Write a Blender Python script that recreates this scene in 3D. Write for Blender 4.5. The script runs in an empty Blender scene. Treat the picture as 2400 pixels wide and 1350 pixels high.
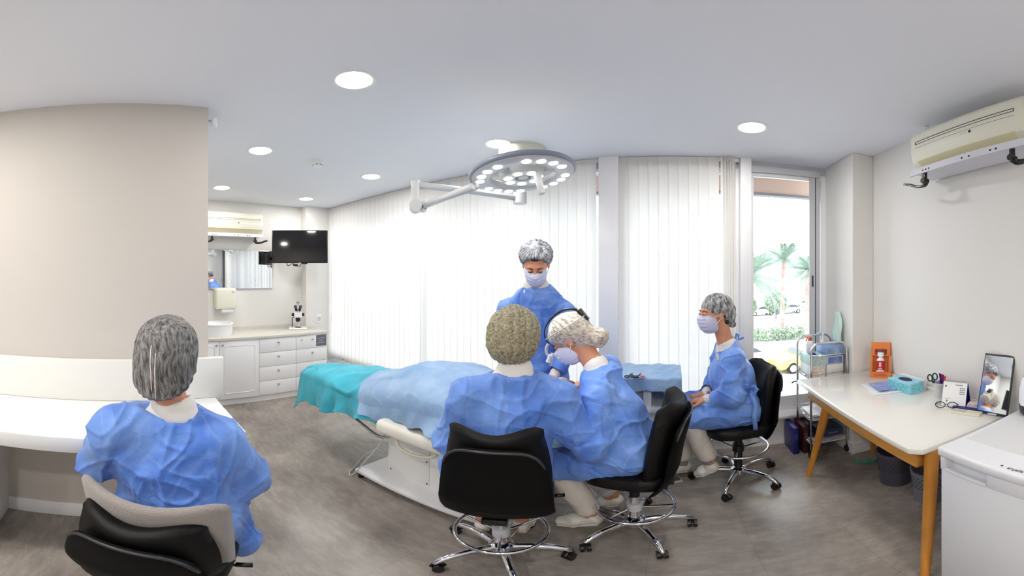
import bpy, bmesh, math, random
import numpy as np
from mathutils import Vector, Matrix, Euler
PI = math.pi
S = bpy.context.scene
COL = S.collection
random.seed(7)

# ---------------------------------------------------------------- camera, world, exposure
# The photograph is an equirectangular panorama crop: 0.07 degrees per pixel of the 2400x1350 frame,
# the window wall's normal at x=1575, the horizon at y=655, the lens 1.5 m above the floor.
DEG = 0.07
cam_d = bpy.data.cameras.new('camera')
cam = bpy.data.objects.new('camera', cam_d)
COL.objects.link(cam)
cam.location = (0, 0, 1.5)
cam.rotation_euler = (math.radians(90), 0, math.radians(26.25))
cam_d.type = 'PANO'
cam_d.panorama_type = 'EQUIRECTANGULAR'
cam_d.longitude_min = math.radians(-84)
cam_d.longitude_max = math.radians(84)
cam_d.latitude_min = math.radians(-48.65)
cam_d.latitude_max = math.radians(45.85)
cam_d.clip_start = 0.02
cam_d.clip_end = 500
S.camera = cam

W = bpy.data.worlds.new('sky')
S.world = W
W.use_nodes = True
W.node_tree.nodes['Background'].inputs[0].default_value = (0.93, 0.96, 1.0, 1)
W.node_tree.nodes['Background'].inputs[1].default_value = 4.2
S.view_settings.view_transform = 'Standard'
S.view_settings.look = 'None'
S.view_settings.gamma = 1
S.view_settings.use_curve_mapping = False
S.view_settings.exposure = 0.19
S.cycles.use_denoising = True
S.cycles.max_bounces = 10
S.cycles.diffuse_bounces = 5
S.cycles.glossy_bounces = 4
S.cycles.transparent_max_bounces = 12
S.cycles.transmission_bounces = 6
S.cycles.sample_clamp_indirect = 6
S.cycles.caustics_reflective = False
S.cycles.caustics_refractive = False

H = 2.55                      # ceiling height
DOWNLIGHT_W = 7.0             # each recessed downlight
def downlight_lamp(loc, power, size=0.17, col=(1, 0.97, 0.93)):
    d = bpy.data.lights.new('downlight_glow', 'AREA')
    d.shape = 'DISK'; d.size = size; d.energy = power; d.color = col
    o = bpy.data.objects.new('downlight_glow', d)
    COL.objects.link(o); o.location = loc
    return o
# the daylight entering through the two window bays, sampled as portals of the sky
for (xc, wd) in ((-2.45, 3.8), (0.30, 1.6)):
    pd = bpy.data.lights.new('window_portal', 'AREA')
    pd.shape = 'RECTANGLE'; pd.size = wd; pd.size_y = 2.25
    pd.cycles.is_portal = True
    po = bpy.data.objects.new('window_portal', pd); COL.objects.link(po)
    po.location = (xc, 3.02, 1.42); po.rotation_euler = (math.radians(-90), 0, 0)

def at(px, py, r=None, X=None, Y=None, Z=None):
    """The world point that photo pixel (px, py) shows at horizontal distance r, or on the plane X=, Y= or Z=."""
    a = math.radians((px - 1575) * DEG); e = math.tan(math.radians((655 - py) * DEG))
    if X is not None: r = X / math.sin(a)
    if Y is not None: r = Y / math.cos(a)
    if Z is not None: r = (Z - 1.5) / e
    return Vector((r * math.sin(a), r * math.cos(a), 1.5 + r * e))

# ---------------------------------------------------------------- materials
MATS = {}
def lin(c):
    return tuple(((v / 255) / 12.92 if v / 255 <= 0.04045 else ((v / 255 + 0.055) / 1.055) ** 2.4) for v in c)
def mat(name, rgb, rough=0.5, metal=0.0, spec=None, bump=None, emit=None, var=None, coat=0, trans=0, alpha=None, sheen=0, stretch=None):
    """rgb in sRGB 0-255; bump=(scale, strength[, detail]); var=(scale, amount) mottles the colour."""
    if name in MATS: return MATS[name]
    m = bpy.data.materials.new(name); m.use_nodes = True
    nt = m.node_tree; N = nt.nodes; L = nt.links
    b = N['Principled BSDF']
    c = lin(rgb)
    b.inputs['Base Color'].default_value = (*c, 1)
    b.inputs['Roughness'].default_value = rough
    b.inputs['Metallic'].default_value = metal
    if spec is not None: b.inputs['Specular IOR Level'].default_value = spec
    if coat: b.inputs['Coat Weight'].default_value = coat
    if sheen:
        b.inputs['Sheen Weight'].default_value = sheen
    if trans: b.inputs['Transmission Weight'].default_value = trans
    if emit:
        b.inputs['Emission Color'].default_value = (*lin(emit[0]), 1); b.inputs['Emission Strength'].default_value = emit[1]
    tc = N.new('ShaderNodeTexCoord'); vec = tc.outputs['Object']
    if stretch:
        mp = N.new('ShaderNodeMapping'); mp.inputs['Scale'].default_value = stretch
        L.new(vec, mp.inputs['Vector']); vec = mp.outputs['Vector']
    if var:
        n = N.new('ShaderNodeTexNoise'); n.inputs['Scale'].default_value = var[0]; n.inputs['Detail'].default_value = 5
        L.new(vec, n.inputs['Vector'])
        r = N.new('ShaderNodeValToRGB'); r.color_ramp.elements[0].position = 0.3; r.color_ramp.elements[1].position = 0.7
        r.color_ramp.elements[0].color = (*[v * (1 - var[1]) for v in c], 1)
        r.color_ramp.elements[1].color = (*[min(1, v * (1 + var[1])) for v in c], 1)
        L.new(n.outputs['Fac'], r.inputs['Fac']); L.new(r.outputs['Color'], b.inputs['Base Color'])
    if bump:
        n2 = N.new('ShaderNodeTexNoise'); n2.inputs['Scale'].default_value = bump[0]; n2.inputs['Detail'].default_value = bump[2] if len(bump) > 2 else 4
        L.new(vec, n2.inputs['Vector'])
        bp = N.new('ShaderNodeBump'); bp.inputs['Strength'].default_value = bump[1]; bp.inputs['Distance'].default_value = 0.01
        L.new(n2.outputs['Fac'], bp.inputs['Height']); L.new(bp.outputs['Normal'], b.inputs['Normal'])
    MATS[name] = m
    return m

WALL = mat('wall_paint', (205, 199, 191), 0.75, bump=(60, 0.05))
WALL_C = mat('wall_paint_cool', (228, 226, 222), 0.75, bump=(60, 0.05))
CEIL = mat('ceiling_paint', (238, 240, 247), 0.85, bump=(50, 0.03))
WHITE = mat('white_lacquer', (243, 243, 245), 0.35)
WHITE_M = mat('white_matte', (238, 238, 236), 0.6)
DESKTOP = mat('cream_table_top', (240, 237, 230), 0.16, coat=0.2)
BLACK = mat('black_leatherette', (8, 8, 9), 0.5, spec=0.28, bump=(220, 0.12))
BLACKP = mat('black_plastic', (12, 12, 13), 0.3)
BLACKS = mat('black_shell', (5, 5, 6), 0.6, spec=0.16)
CHROME = mat('chrome', (225, 225, 230), 0.08, metal=1)
STEEL = mat('brushed_steel', (190, 190, 195), 0.28, metal=1)
GREYP = mat('light_grey_plastic', (200, 202, 206), 0.35)
CREAM = mat('cream_plastic', (228, 226, 210), 0.4)
CREAM_C = mat('cream_cushion', (238, 235, 224), 0.42, bump=(180, 0.06))
STONE = mat('pale_stone_counter', (214, 211, 202), 0.3, var=(60, 0.06))
MIRROR = mat('mirror_silver', (245, 247, 248), 0.02, metal=1)
WOOD = mat('orange_beech_wood', (201, 134, 52), 0.38, var=(6, 0.14), stretch=(4, 4, 0.7))
WOODH = mat('orange_beech_wood_rail', (214, 152, 72), 0.38, var=(6, 0.12), stretch=(4, 0.7, 4))
SCREW = mat('grey_screw', (120, 120, 122), 0.3, metal=1)
RUBBER = mat('grey_rubber', (60, 60, 62), 0.7)

def floor_mat():
    m = bpy.data.materials.new('vinyl_floor'); m.use_nodes = True
    nt = m.node_tree; N = nt.nodes; L = nt.links; b = N['Principled BSDF']
    tc = N.new('ShaderNodeTexCoord')
    n1 = N.new('ShaderNodeTexNoise'); n1.inputs['Scale'].default_value = 1.7; n1.inputs['Detail'].default_value = 7; n1.inputs['Roughness'].default_value = 0.62
    n1.inputs['Distortion'].default_value = 0.5
    L.new(tc.outputs['Object'], n1.inputs['Vector'])
    mp = N.new('ShaderNodeMapping'); mp.inputs['Scale'].default_value = (3, 9, 3); mp.inputs['Rotation'].default_value = (0, 0, 0.5)
    L.new(tc.outputs['Object'], mp.inputs['Vector'])
    n2 = N.new('ShaderNodeTexNoise'); n2.inputs['Scale'].default_value = 2.4; n2.inputs['Detail'].default_value = 9; n2.inputs['Roughness'].default_value = 0.7
    L.new(mp.outputs['Vector'], n2.inputs['Vector'])
    r1 = N.new('ShaderNodeValToRGB'); e = r1.color_ramp.elements
    e[0].position = 0.33; e[0].color = (*lin((128, 119, 113)), 1); e[1].position = 0.68; e[1].color = (*lin((180, 172, 163)), 1)
    L.new(n1.outputs['Fac'], r1.inputs['Fac'])
    r2 = N.new('ShaderNodeValToRGB'); e = r2.color_ramp.elements
    e[0].position = 0.3; e[0].color = (0.76, 0.76, 0.76, 1); e[1].position = 0.75; e[1].color = (1.12, 1.11, 1.10, 1)
    L.new(n2.outputs['Fac'], r2.inputs['Fac'])
    mx = N.new('ShaderNodeMix'); mx.data_type = 'RGBA'; mx.blend_type = 'MULTIPLY'; mx.inputs['Factor'].default_value = 1
    L.new(r1.outputs['Color'], mx.inputs['A']); L.new(r2.outputs['Color'], mx.inputs['B'])
    br = N.new('ShaderNodeTexBrick'); br.offset = 0.5; br.inputs['Scale'].default_value = 1.0
    br.inputs['Mortar Size'].default_value = 0.0022; br.inputs['Brick Width'].default_value = 0.92; br.inputs['Row Height'].default_value = 0.46
    br.inputs['Color1'].default_value = (1, 1, 1, 1); br.inputs['Color2'].default_value = (0.95, 0.95, 0.95, 1); br.inputs['Mortar'].default_value = (0.66, 0.66, 0.66, 1)
    mpb = N.new('ShaderNodeMapping'); mpb.inputs['Location'].default_value = (0.27, 0.1, 0); mpb.inputs['Rotation'].default_value = (0, 0, math.radians(90))
    L.new(tc.outputs['Object'], mpb.inputs['Vector']); L.new(mpb.outputs['Vector'], br.inputs['Vector'])
    mx2 = N.new('ShaderNodeMix'); mx2.data_type = 'RGBA'; mx2.blend_type = 'MULTIPLY'; mx2.inputs['Factor'].default_value = 0.8
    L.new(mx.outputs['Result'], mx2.inputs['A']); L.new(br.outputs['Color'], mx2.inputs['B'])
    L.new(mx2.outputs['Result'], b.inputs['Base Color'])
    rr = N.new('ShaderNodeMapRange'); rr.inputs['To Min'].default_value = 0.18; rr.inputs['To Max'].default_value = 0.36
    L.new(n2.outputs['Fac'], rr.inputs['Value']); L.new(rr.outputs['Result'], b.inputs['Roughness'])
    bp = N.new('ShaderNodeBump'); bp.inputs['Strength'].default_value = 0.12; bp.inputs['Distance'].default_value = 0.004
    L.new(n2.outputs['Fac'], bp.inputs['Height']); L.new(bp.outputs['Normal'], b.inputs['Normal'])
    return m
FLOOR = floor_mat()

def mix_mat(name, shader_list):
    m = bpy.data.materials.new(name); m.use_nodes = True
    m.node_tree.nodes.clear()
    return m
def translucent_mat(name, rgb, amount=0.5):
    m = mix_mat(name, None); N = m.node_tree.nodes; L = m.node_tree.links
    o = N.new('ShaderNodeOutputMaterial'); d = N.new('ShaderNodeBsdfDiffuse'); t = N.new('ShaderNodeBsdfTranslucent'); x = N.new('ShaderNodeMixShader')
    d.inputs['Color'].default_value = (*lin(rgb), 1); t.inputs['Color'].default_value = (*lin(rgb), 1)
    x.inputs['Fac'].default_value = amount
    L.new(d.outputs[0], x.inputs[1]); L.new(t.outputs[0], x.inputs[2]); L.new(x.outputs[0], o.inputs['Surface'])
    return m
BLIND = translucent_mat('translucent_blind_fabric', (248, 246, 243), 0.55)
def glass_mat(name, tint=(250, 252, 252)):
    m = mix_mat(name, None); N = m.node_tree.nodes; L = m.node_tree.links
    o = N.new('ShaderNodeOutputMaterial'); t = N.new('ShaderNodeBsdfTransparent'); g = N.new('ShaderNodeBsdfGlossy'); x = N.new('ShaderNodeMixShader'); f = N.new('ShaderNodeFresnel')
    t.inputs['Color'].default_value = (*lin(tint), 1); g.inputs['Roughness'].default_value = 0.02; f.inputs['IOR'].default_value = 1.4
    L.new(f.outputs[0], x.inputs['Fac']); L.new(t.outputs[0], x.inputs[1]); L.new(g.outputs[0], x.inputs[2]); L.new(x.outputs[0], o.inputs['Surface'])
    return m
GLASS = glass_mat('window_glass')
LED = mat('led_lens', (255, 255, 255), 0.3, emit=((255, 255, 255), 9))
LEDC = mat('downlight_diffuser', (255, 255, 255), 0.4, emit=((255, 252, 246), 5))

# ---------------------------------------------------------------- mesh helpers
class MB:
    """Collects shapes into one mesh."""
    def __init__(s): s.bm = bmesh.new()
    def _add(s, vs, fs, M=None):
        if M is not None: vs = [M @ Vector(v) for v in vs]
        bv = [s.bm.verts.new(v) for v in vs]
        for f in fs:
            try: s.bm.faces.new([bv[i] for i in f])
            except ValueError: pass
        return bv
    def box(s, lo, hi, bev=0.0, seg=2, M=None):
        t = bmesh.new()
        bmesh.ops.create_cube(t, size=1)
        c = [(a + b) / 2 for a, b in zip(lo, hi)]; d = [abs(b - a) for a, b in zip(lo, hi)]
        for v in t.verts: v.co = Vector((c[0] + v.co.x * d[0], c[1] + v.co.y * d[1], c[2] + v.co.z * d[2]))
        if bev > 0:
            bmesh.ops.bevel(t, geom=list(t.edges), offset=min(bev, min(d) * 0.49), segments=seg, profile=0.5, affect='EDGES')
        s._merge(t, M); return s
    def _merge(s, t, M=None):
        t.verts.ensure_lookup_table(); t.verts.index_update()
        s._add([v.co.copy() for v in t.verts], [[v.index for v in f.verts] for f in t.faces], M)
        t.free()
    def cyl(s, a, b, r, r2=None, n=20, cap=True):
        a = Vector(a); b = Vector(b); r2 = r if r2 is None else r2
        d = (b - a).normalized(); u = d.orthogonal().normalized(); w = d.cross(u)
        vs = []
        for p, rr in ((a, r), (b, r2)):
            for i in range(n):
                t = 2 * PI * i / n; vs.append(p + (u * math.cos(t) + w * math.sin(t)) * rr)
        fs = [[i, (i + 1) % n, n + (i + 1) % n, n + i] for i in range(n)]
        if cap: fs += [list(range(n))[::-1], list(range(n, 2 * n))]
        s._add(vs, fs); return s
    def tube(s, pts, r, n=10, closed=False, flat=1.0):
        pts = [Vector(p) for p in pts]; m = len(pts)
        rs = list(r) if isinstance(r, (list, tuple)) else [r] * m
        if 4 <= m <= 12 and not closed:                       # round the path through its points
            P2, R2 = [], []
            for i in range(m - 1):
                a, b, c, d = pts[max(i - 1, 0)], pts[i], pts[i + 1], pts[min(i + 2, m - 1)]
                for k in range(4):
                    t = k / 4
                    P2.append(0.5 * ((2 * b) + (c - a) * t + (2 * a - 5 * b + 4 * c - d) * t * t + (3 * b - a - 3 * c + d) * t ** 3)); R2.append(rs[i] + (rs[i + 1] - rs[i]) * t)
            pts, rs = P2 + [pts[-1]], R2 + [rs[-1]]; m = len(pts)
        vs = []; u = None
        for i, p in enumerate(pts):
            if closed: d = (pts[(i + 1) % m] - pts[i - 1]).normalized()
            else: d = (pts[min(i + 1, m - 1)] - pts[max(i - 1, 0)]).normalized()
            u = d.orthogonal().normalized() if u is None else (u - d * u.dot(d)).normalized()
            w = d.cross(u)
            for k in range(n):
                t = 2 * PI * k / n; vs.append(p + (u * math.cos(t) + w * math.sin(t) * flat) * rs[i])
        fs = []
        for i in range(m if closed else m - 1):
            j = (i + 1) % m
            for k in range(n): fs.append([i * n + k, i * n + (k + 1) % n, j * n + (k + 1) % n, j * n + k])
        if not closed: fs += [list(range(n))[::-1], list(range((m - 1) * n, m * n))]
        s._add(vs, fs); return s
    def lathe(s, prof, c=(0, 0, 0), n=32, M=None):
        """prof: (radius, z) pairs bottom to top about the z axis through c."""
        vs = []; rings = []
        for (r, z) in prof:
            if r < 1e-6: rings.append([len(vs)]); vs.append((c[0], c[1], c[2] + z))
            else:
                rings.append(list(range(len(vs), len(vs) + n)))
                vs += [(c[0] + r * math.cos(2 * PI * i / n), c[1] + r * math.sin(2 * PI * i / n), c[2] + z) for i in range(n)]
        fs = []
        for a, b in zip(rings, rings[1:]):
            if len(a) == 1 and len(b) == 1: continue
            for i in range(n):
                j = (i + 1) % n
                if len(a) == 1: fs.append([a[0], b[j], b[i]])
                elif len(b) == 1: fs.append([a[i], a[j], b[0]])
                else: fs.append([a[i], a[j], b[j], b[i]])
        s._add(vs, fs, M); return s
    def prism(s, poly, z0, z1, M=None, bev=0.0):
        t = bmesh.new(); n = len(poly)
        lo = [t.verts.new((x, y, z0)) for x, y in poly]; hi = [t.verts.new((x, y, z1)) for x, y in poly]
        t.faces.new(lo[::-1]); t.faces.new(hi)
        for i in range(n): t.faces.new([lo[i], lo[(i + 1) % n], hi[(i + 1) % n], hi[i]])
        if bev: bmesh.ops.bevel(t, geom=list(t.edges), offset=bev, segments=2, profile=0.5, affect='EDGES')
        s._merge(t, M); return s
    def grid(s, rows):
        """rows: list of equal-length point lists."""
        n = len(rows[0]); vs = [p for r in rows for p in r]
        s._add(vs, [[i * n + j, i * n + j + 1, (i + 1) * n + j + 1, (i + 1) * n + j] for i in range(len(rows) - 1) for j in range(n - 1)]); return s
    def build_each(s, name, m, parent=None, smooth=35):
        """one object for every separate piece collected."""
        bm = s.bm; bm.verts.index_update(); seen = set(); out = []
        for v in list(bm.verts):
            if v in seen: continue
            st = [v]; isl = []; seen.add(v)
            while st:
                q = st.pop(); isl.append(q)
                for e in q.link_edges:
                    w = e.other_vert(q)
                    if w not in seen: seen.add(w); st.append(w)
            ix = {q: i for i, q in enumerate(isl)}; fs = {f for q in isl for f in q.link_faces}
            mb = MB(); mb._add([q.co.copy() for q in isl], [[ix[q] for q in f.verts] for f in fs])
            out.append(mb.build(name, m, parent, smooth))
        bm.free(); return out
    def build(s, name, m, parent=None, smooth=35, loc=None):
        bmesh.ops.recalc_face_normals(s.bm, faces=s.bm.faces)
        me = bpy.data.meshes.new(name); s.bm.to_mesh(me); s.bm.free()
        return link(name, me, m, parent, smooth, loc)
def link(name, me, m, parent=None, smooth=35, loc=None):
    o = bpy.data.objects.new(name, me); COL.objects.link(o)
    if m: me.materials.append(m)
    if smooth and len(me.polygons):
        me.polygons.foreach_set('use_smooth', [True] * len(me.polygons))
        if smooth < 180: me.set_sharp_from_angle(angle=math.radians(smooth))
    if parent is not None: o.parent = parent
    if loc is not None: o.location = loc
    return o
def thing(name, label, cat, loc=(0, 0, 0), rz=0, group=None):
    o = bpy.data.objects.new(name, None); COL.objects.link(o)
    o.location = loc; o.rotation_euler = (0, 0, rz); o.empty_display_size = 0.1
    return tag(o, label, cat, group)
def tag(o, label, cat, group=None, kind=None):
    if label: o['label'] = label
    if cat: o['category'] = cat
    if group: o['group'] = group
    if kind: o['kind'] = kind
    return o
def struct(name, mb, m, label=None, smooth=0):
    o = mb.build(name, m, None, smooth); o['kind'] = 'structure'
    if label: o['label'] = label
    return o
def copy_tree(o, parent=None):
    c = o.copy(); COL.objects.link(c)
    if parent is not None: c.parent = parent
    for ch in list(o.children): copy_tree(ch, c)
    return c
def arc(c, r, a0, a1, n, plane='xy'):
    out = []
    for i in range(n):
        t = math.radians(a0 + (a1 - a0) * i / (n - 1))
        x, y = r * math.cos(t), r * math.sin(t)
        out.append(Vector(c) + (Vector((x, y, 0)) if plane == 'xy' else Vector((x, 0, y)) if plane == 'xz' else Vector((0, x, y))))
    return out
def text_obj(name, body, size, m, parent, M, depth=0.0006, align='CENTER'):
    c = bpy.data.curves.new(name, 'FONT'); c.body = body; c.size = size; c.extrude = depth; c.resolution_u = 3
    c.align_x = align; c.align_y = 'CENTER'
    tmp = bpy.data.objects.new('tmp', c); COL.objects.link(tmp)
    me = bpy.data.meshes.new_from_object(tmp.evaluated_get(bpy.context.evaluated_depsgraph_get()))
    bpy.data.objects.remove(tmp); me.materials.clear()
    o = bpy.data.objects.new(name, me); COL.objects.link(o); me.materials.append(m)
    o.parent = parent; o.matrix_local = M
    return o

# ---------------------------------------------------------------- the room
WY = 2.86   # window wall, inner face of the glazing line
struct('floor', MB().box((-4.6, -3.0, -0.05), (1.75, 3.1, 0)), FLOOR, 'grey brown mottled vinyl floor with faint tile joints')
struct('ceiling', MB().box((-4.6, -3.0, H), (1.75, 3.1, H + 0.1)), CEIL, 'smooth pale grey painted ceiling')
struct('wall_left', MB().box((-2.05, -3.0, 0), (-1.9, 0.47, H)), WALL, 'beige wall partition behind the reception desk')
struct('wall_return', MB().box((-4.5, 0.37, 0), (-2.05, 0.47, H)), WALL, 'side wall of the alcove beside the partition')
struct('wall_far', MB().box((-4.55, 0.47, 0), (-4.4, 3.05, H)), WALL_C, 'off white wall behind the cabinets')
struct('trim_1', MB().box((-4.4, 2.45, 0), (-4.25, 3.0, H)), WALL_C, 'boxed pilaster at the far corner of the cabinets wall')
struct('wall_right', MB().box((1.56, -3.0, 0), (1.7, 3.05, H)), WALL_C, 'pale wall behind the wooden desk')
struct('trim_2', MB().box((1.365, 2.40, 0), (1.56, 3.0, H), bev=0.006), WALL_C, 'boxed white column beside the open window')
struct('wall_back', MB().box((-2.05, -3.1, 0), (1.7, -3.0, H)), WALL_C, 'rear wall')
# low wall under the glazing with its ledge
struct('wall_front', MB().box((-4.4, 2.83, 0), (1.365, 3.05, 0.27)), WALL_C, 'low wall under the windows')
struct('trim_3', MB().box((-4.3, 2.76, 0.27), (1.365, 3.05, 0.30), bev=0.006), WHITE, 'white ledge under the windows', 35)
struct('baseboard_front', MB().box((-4.4, 2.815, 0), (1.365, 2.83, 0.10)), WHITE)
struct('baseboard_right', MB().box((1.545, -3.0, 0), (1.56, 2.40, 0.10)), WHITE)
struct('baseboard_column', MB().box((1.35, 2.385, 0), (1.545, 2.40, 0.10)).box((1.35, 2.40, 0), (1.365, 2.815, 0.10)), WHITE)
struct('baseboard_left', MB().box((-1.9, -3.0, 0), (-1.885, 0.47, 0.10)), WHITE)
# outer lintel strip above the glass
struct('trim_4', MB().box((-4.4, 2.9, 2.47), (1.365, 3.05, H)), GREYP, 'grey head rail above the windows')
# window frames: bay 1 (behind the long blind), bay 2 (behind the short blind), bay 3 uncovered
def window(n, x0, x1, label, fw=0.045, handle=False):
    w = MB()
    y0, y1 = 2.90, 2.97
    w.box((x0, y0, 0.30), (x1, y1, 0.30 + 0.14)).box((x0, y0, 2.47 - fw), (x1, y1, 2.47)).box((x0, y0, 0.44), (x0 + fw, y1, 2.47 - fw)).box((x1 - fw, y0, 0.44), (x1, y1, 2.47 - fw))
    o = w.build('window_%d' % n, WHITE, None, 0); o['kind'] = 'structure'; o['label'] = label
    MB().box((x0 + fw, 2.93, 0.44), (x1 - fw, 2.936, 2.47 - fw)).build('pane', GLASS, o, 0)
    return o
window(1, -4.25, -2.45, 'white framed window behind the long vertical blind', 0.018)
window(2, -2.45, -0.60, 'white framed window behind the long vertical blind, nearer the surgeons', 0.018)
window(3, -0.42, 0.56, 'white framed window behind the short vertical blind')
w4 = window(4, 0.64, 1.365, 'uncovered window looking onto the street', 0.05)
m_ = MB(); m_.box((1.255, 2.885, 0.30), (1.262, 2.90, 2.47)).build('seal', RUBBER, w4, 0)
MB().box((1.20, 2.885, 0.30), (1.255, 2.90, 2.47), bev=0.003).build('sliding_frame', GREYP, w4, 0)
MB().box((1.262, 2.885, 0.30), (1.30, 2.90, 2.47)).build('sliding_frame', GREYP, w4, 0)
MB().box((0.66, 2.87, 2.44), (1.30, 2.90, 2.50), bev=0.003).build('head_frame', GREYP, w4, 0)
MB().box((1.222, 2.873, 1.435), (1.232, 2.886, 1.535), bev=0.003).build('handle', BLACKP, w4, 35)
struct('trim_5', MB().box((-0.60, 2.80, 0.30), (-0.435, 2.97, H), bev=0.006), WHITE, 'white post between the two blinds', 35)
struct('trim_6', MB().box((0.56, 2.82, 0.30), (0.655, 2.97, H), bev=0.006), WHITE, 'white post between the short blind and the uncovered window', 35)

# ---------------------------------------------------------------- vertical blinds
def blind(name, label, x0, x1, pitch, tilt, y=2.83, bunch=None):
    t = thing(name, label, 'blind', ((x0 + x1) / 2, y, 0), 0, 'vertical blinds in front of the windows')
    cx = (x0 + x1) / 2
    MB().box((x0 - cx, 0.012, 2.515), (x1 - cx, 0.045, H - 0.002), bev=0.004).build('head_rail', WHITE, t, 0)
    m = MB(); x = x0 + 0.04; i = 0
    while x < x1 - 0.03:
        a = math.radians(tilt + random.uniform(-0.9, 0.9))
        p = pitch
        if bunch and x > bunch: a = math.radians(62 + random.uniform(-12, 8)); p = 0.022
        ww = 0.0445; rows = []
        for k in range(7):
            s_ = -ww + 2 * ww * k / 6; bow = 0.0015 * (1 - (s_ / ww) ** 2)
            px_ = x - cx + s_ * math.cos(a) - bow * math.sin(a); py_ = s_ * math.sin(a) + bow * math.cos(a)
            rows.append([Vector((px_, py_, 0.325)), Vector((px_, py_, 2.54))])
        m.grid(rows)
        x += p; i += 1
    o = m.build('slats', BLIND, t, 180)
    c = MB()
    c.tube([Vector((x0 - cx + 0.04 + pitch * k * 0.5, 0.0 + 0.004 * (k % 2), 0.318 - 0.006 * (k % 2))) for k in range(int((x1 - x0 - 0.1) / pitch * 2))], 0.0015, 5)
    c.build('link_chain', WHITE, t, 180)
    return t
b1 = blind('vertical_blind', 'long white vertical blind covering the wide window behind the operating table', -4.25, -0.61, 0.0805, 6.5)
b2 = blind('vertical_blind', 'narrower white vertical blind between the two white window posts', -0.43, 0.555, 0.081, 6.5, bunch=0.36)
# control chain of the short blind by the post
ch = MB()
for k in range(60): ch.cyl((0.0, 0, 0.75 + k * 0.029), (0.0, 0, 0.762 + k * 0.029), 0.004, n=6)
c_ = ch.build('control_chain', WHITE, b2, 180); c_.location = (-0.497, -0.028, 0)
tube_ = MB().tube([(0, 0, 2.5), (0.02, -0.005, 2.3), (0.035, -0.005, 1.9), (0.04, 0, 1.4), (0.04, 0, 0.9)], 0.003, 6).build('pull_cord', WHITE, b1, 180)
tube_.location = (-1.70, -0.06, 0)

# ---------------------------------------------------------------- ceiling lights
spots = [(830, 188, 'widest looking of the recessed ceiling lights, alone above the operating table'),
         (610, 353, 'recessed ceiling light by the corner of the beige partition'),
         (520, 440, 'recessed ceiling light above the wall air conditioner of the alcove'),
         (870, 414, 'recessed ceiling light in front of the long blind, right of the smoke detector'),
         (717, 466, 'recessed ceiling light above the wall television'),
         (1167, 337, 'recessed ceiling light next to the surgical lamp ceiling mount'),
         (1762, 299, 'recessed ceiling light in front of the uncovered window')]
proto = None
def make_downlight(loc, label):
    t = thing('ceiling_light', label, 'ceiling light', loc, 0, 'recessed ceiling downlights')
    MB().lathe([(0.085, -0.001), (0.095, -0.006), (0.108, -0.004), (0.110, 0.0)], n=40).build('trim_ring', WHITE, t, 180)
    MB().lathe([(0.0, -0.0045), (0.086, -0.003)], n=40).build('diffuser', LEDC, t, 180)
    return t
back = [(-1.0, -0.9), (0.7, -0.9), (-1.0, -2.2), (0.7, -2.2), (0.4, 0.4)]  # unseen downlights added behind the camera to light the people's backs
for i, (px, py, lb) in enumerate(spots):
    p = at(px, py, Z=H)
    if proto is None: proto = make_downlight((p.x, p.y, H), lb); o = proto
    else:
        o = copy_tree(proto); o.location = (p.x, p.y, H); o['label'] = lb
    downlight_lamp((p.x, p.y, H - 0.012), DOWNLIGHT_W)
for (x, y), lb in zip(back, ('added unseen ceiling light behind the reception chair near the partition', 'added unseen ceiling light over the floor behind the refrigerator', 'added unseen ceiling light at the rear wall on the partition side', 'added unseen ceiling light at the rear wall on the refrigerator side')):
    o = copy_tree(proto); o.location = (x, y, H); o['label'] = lb
    downlight_lamp((x, y, H - 0.012), DOWNLIGHT_W * 2.2)

# smoke detector
p = at(745, 387, Z=H - 0.03)
t = thing('smoke_detector', 'round white smoke detector on the ceiling between the downlights', 'smoke detector', (p.x, p.y, H))
MB().lathe([(0.0, -0.05), (0.03, -0.05), (0.042, -0.042), (0.044, -0.03), (0.058, -0.018), (0.060, 0)], n=32).build('housing', WHITE, t, 35)
m = MB()
for k in range(8):
    a = k * PI / 4; m.box((-0.008, -0.002, -0.037), (0.008, 0.002, -0.031), M=Matrix.Rotation(a, 4, 'Z') @ Matrix.Translation((0, -0.0445, 0)))
m.build('vents', mat('dark_vent', (90, 90, 92), 0.6), t, 0)
# motion sensor on the edge of the partition
p = at(500, 291, r=2.05)
t = thing('motion_sensor', 'small white motion sensor on a bracket at the partition corner', 'sensor', (-1.96, 0.47, p.z))
MB().box((-0.02, 0, -0.035), (0.02, 0.012, 0.035), bev=0.004).cyl((0, 0.01, 0.012), (0.01, 0.04, 0.0), 0.006).build('bracket', GREYP, t)
MB().box((-0.01, 0.03, -0.035), (0.03, 0.065, 0.022), bev=0.01, seg=3).build('housing', WHITE, t)
# little hook on the ceiling near the air conditioner
p = at(2172, 297, Z=H - 0.01)
t = thing('ceiling_hook', 'tiny metal hook on the ceiling above the air conditioner', 'hook', (p.x, p.y, H))
MB().lathe([(0.0, -0.006), (0.012, -0.005), (0.014, 0)], n=16).build('plate', STEEL, t)
MB().tube(arc((0.0, 0, -0.018), 0.012, 90, -170, 12, 'xz'), 0.0022, 6).build('hook_wire', STEEL, t, 180)

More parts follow.
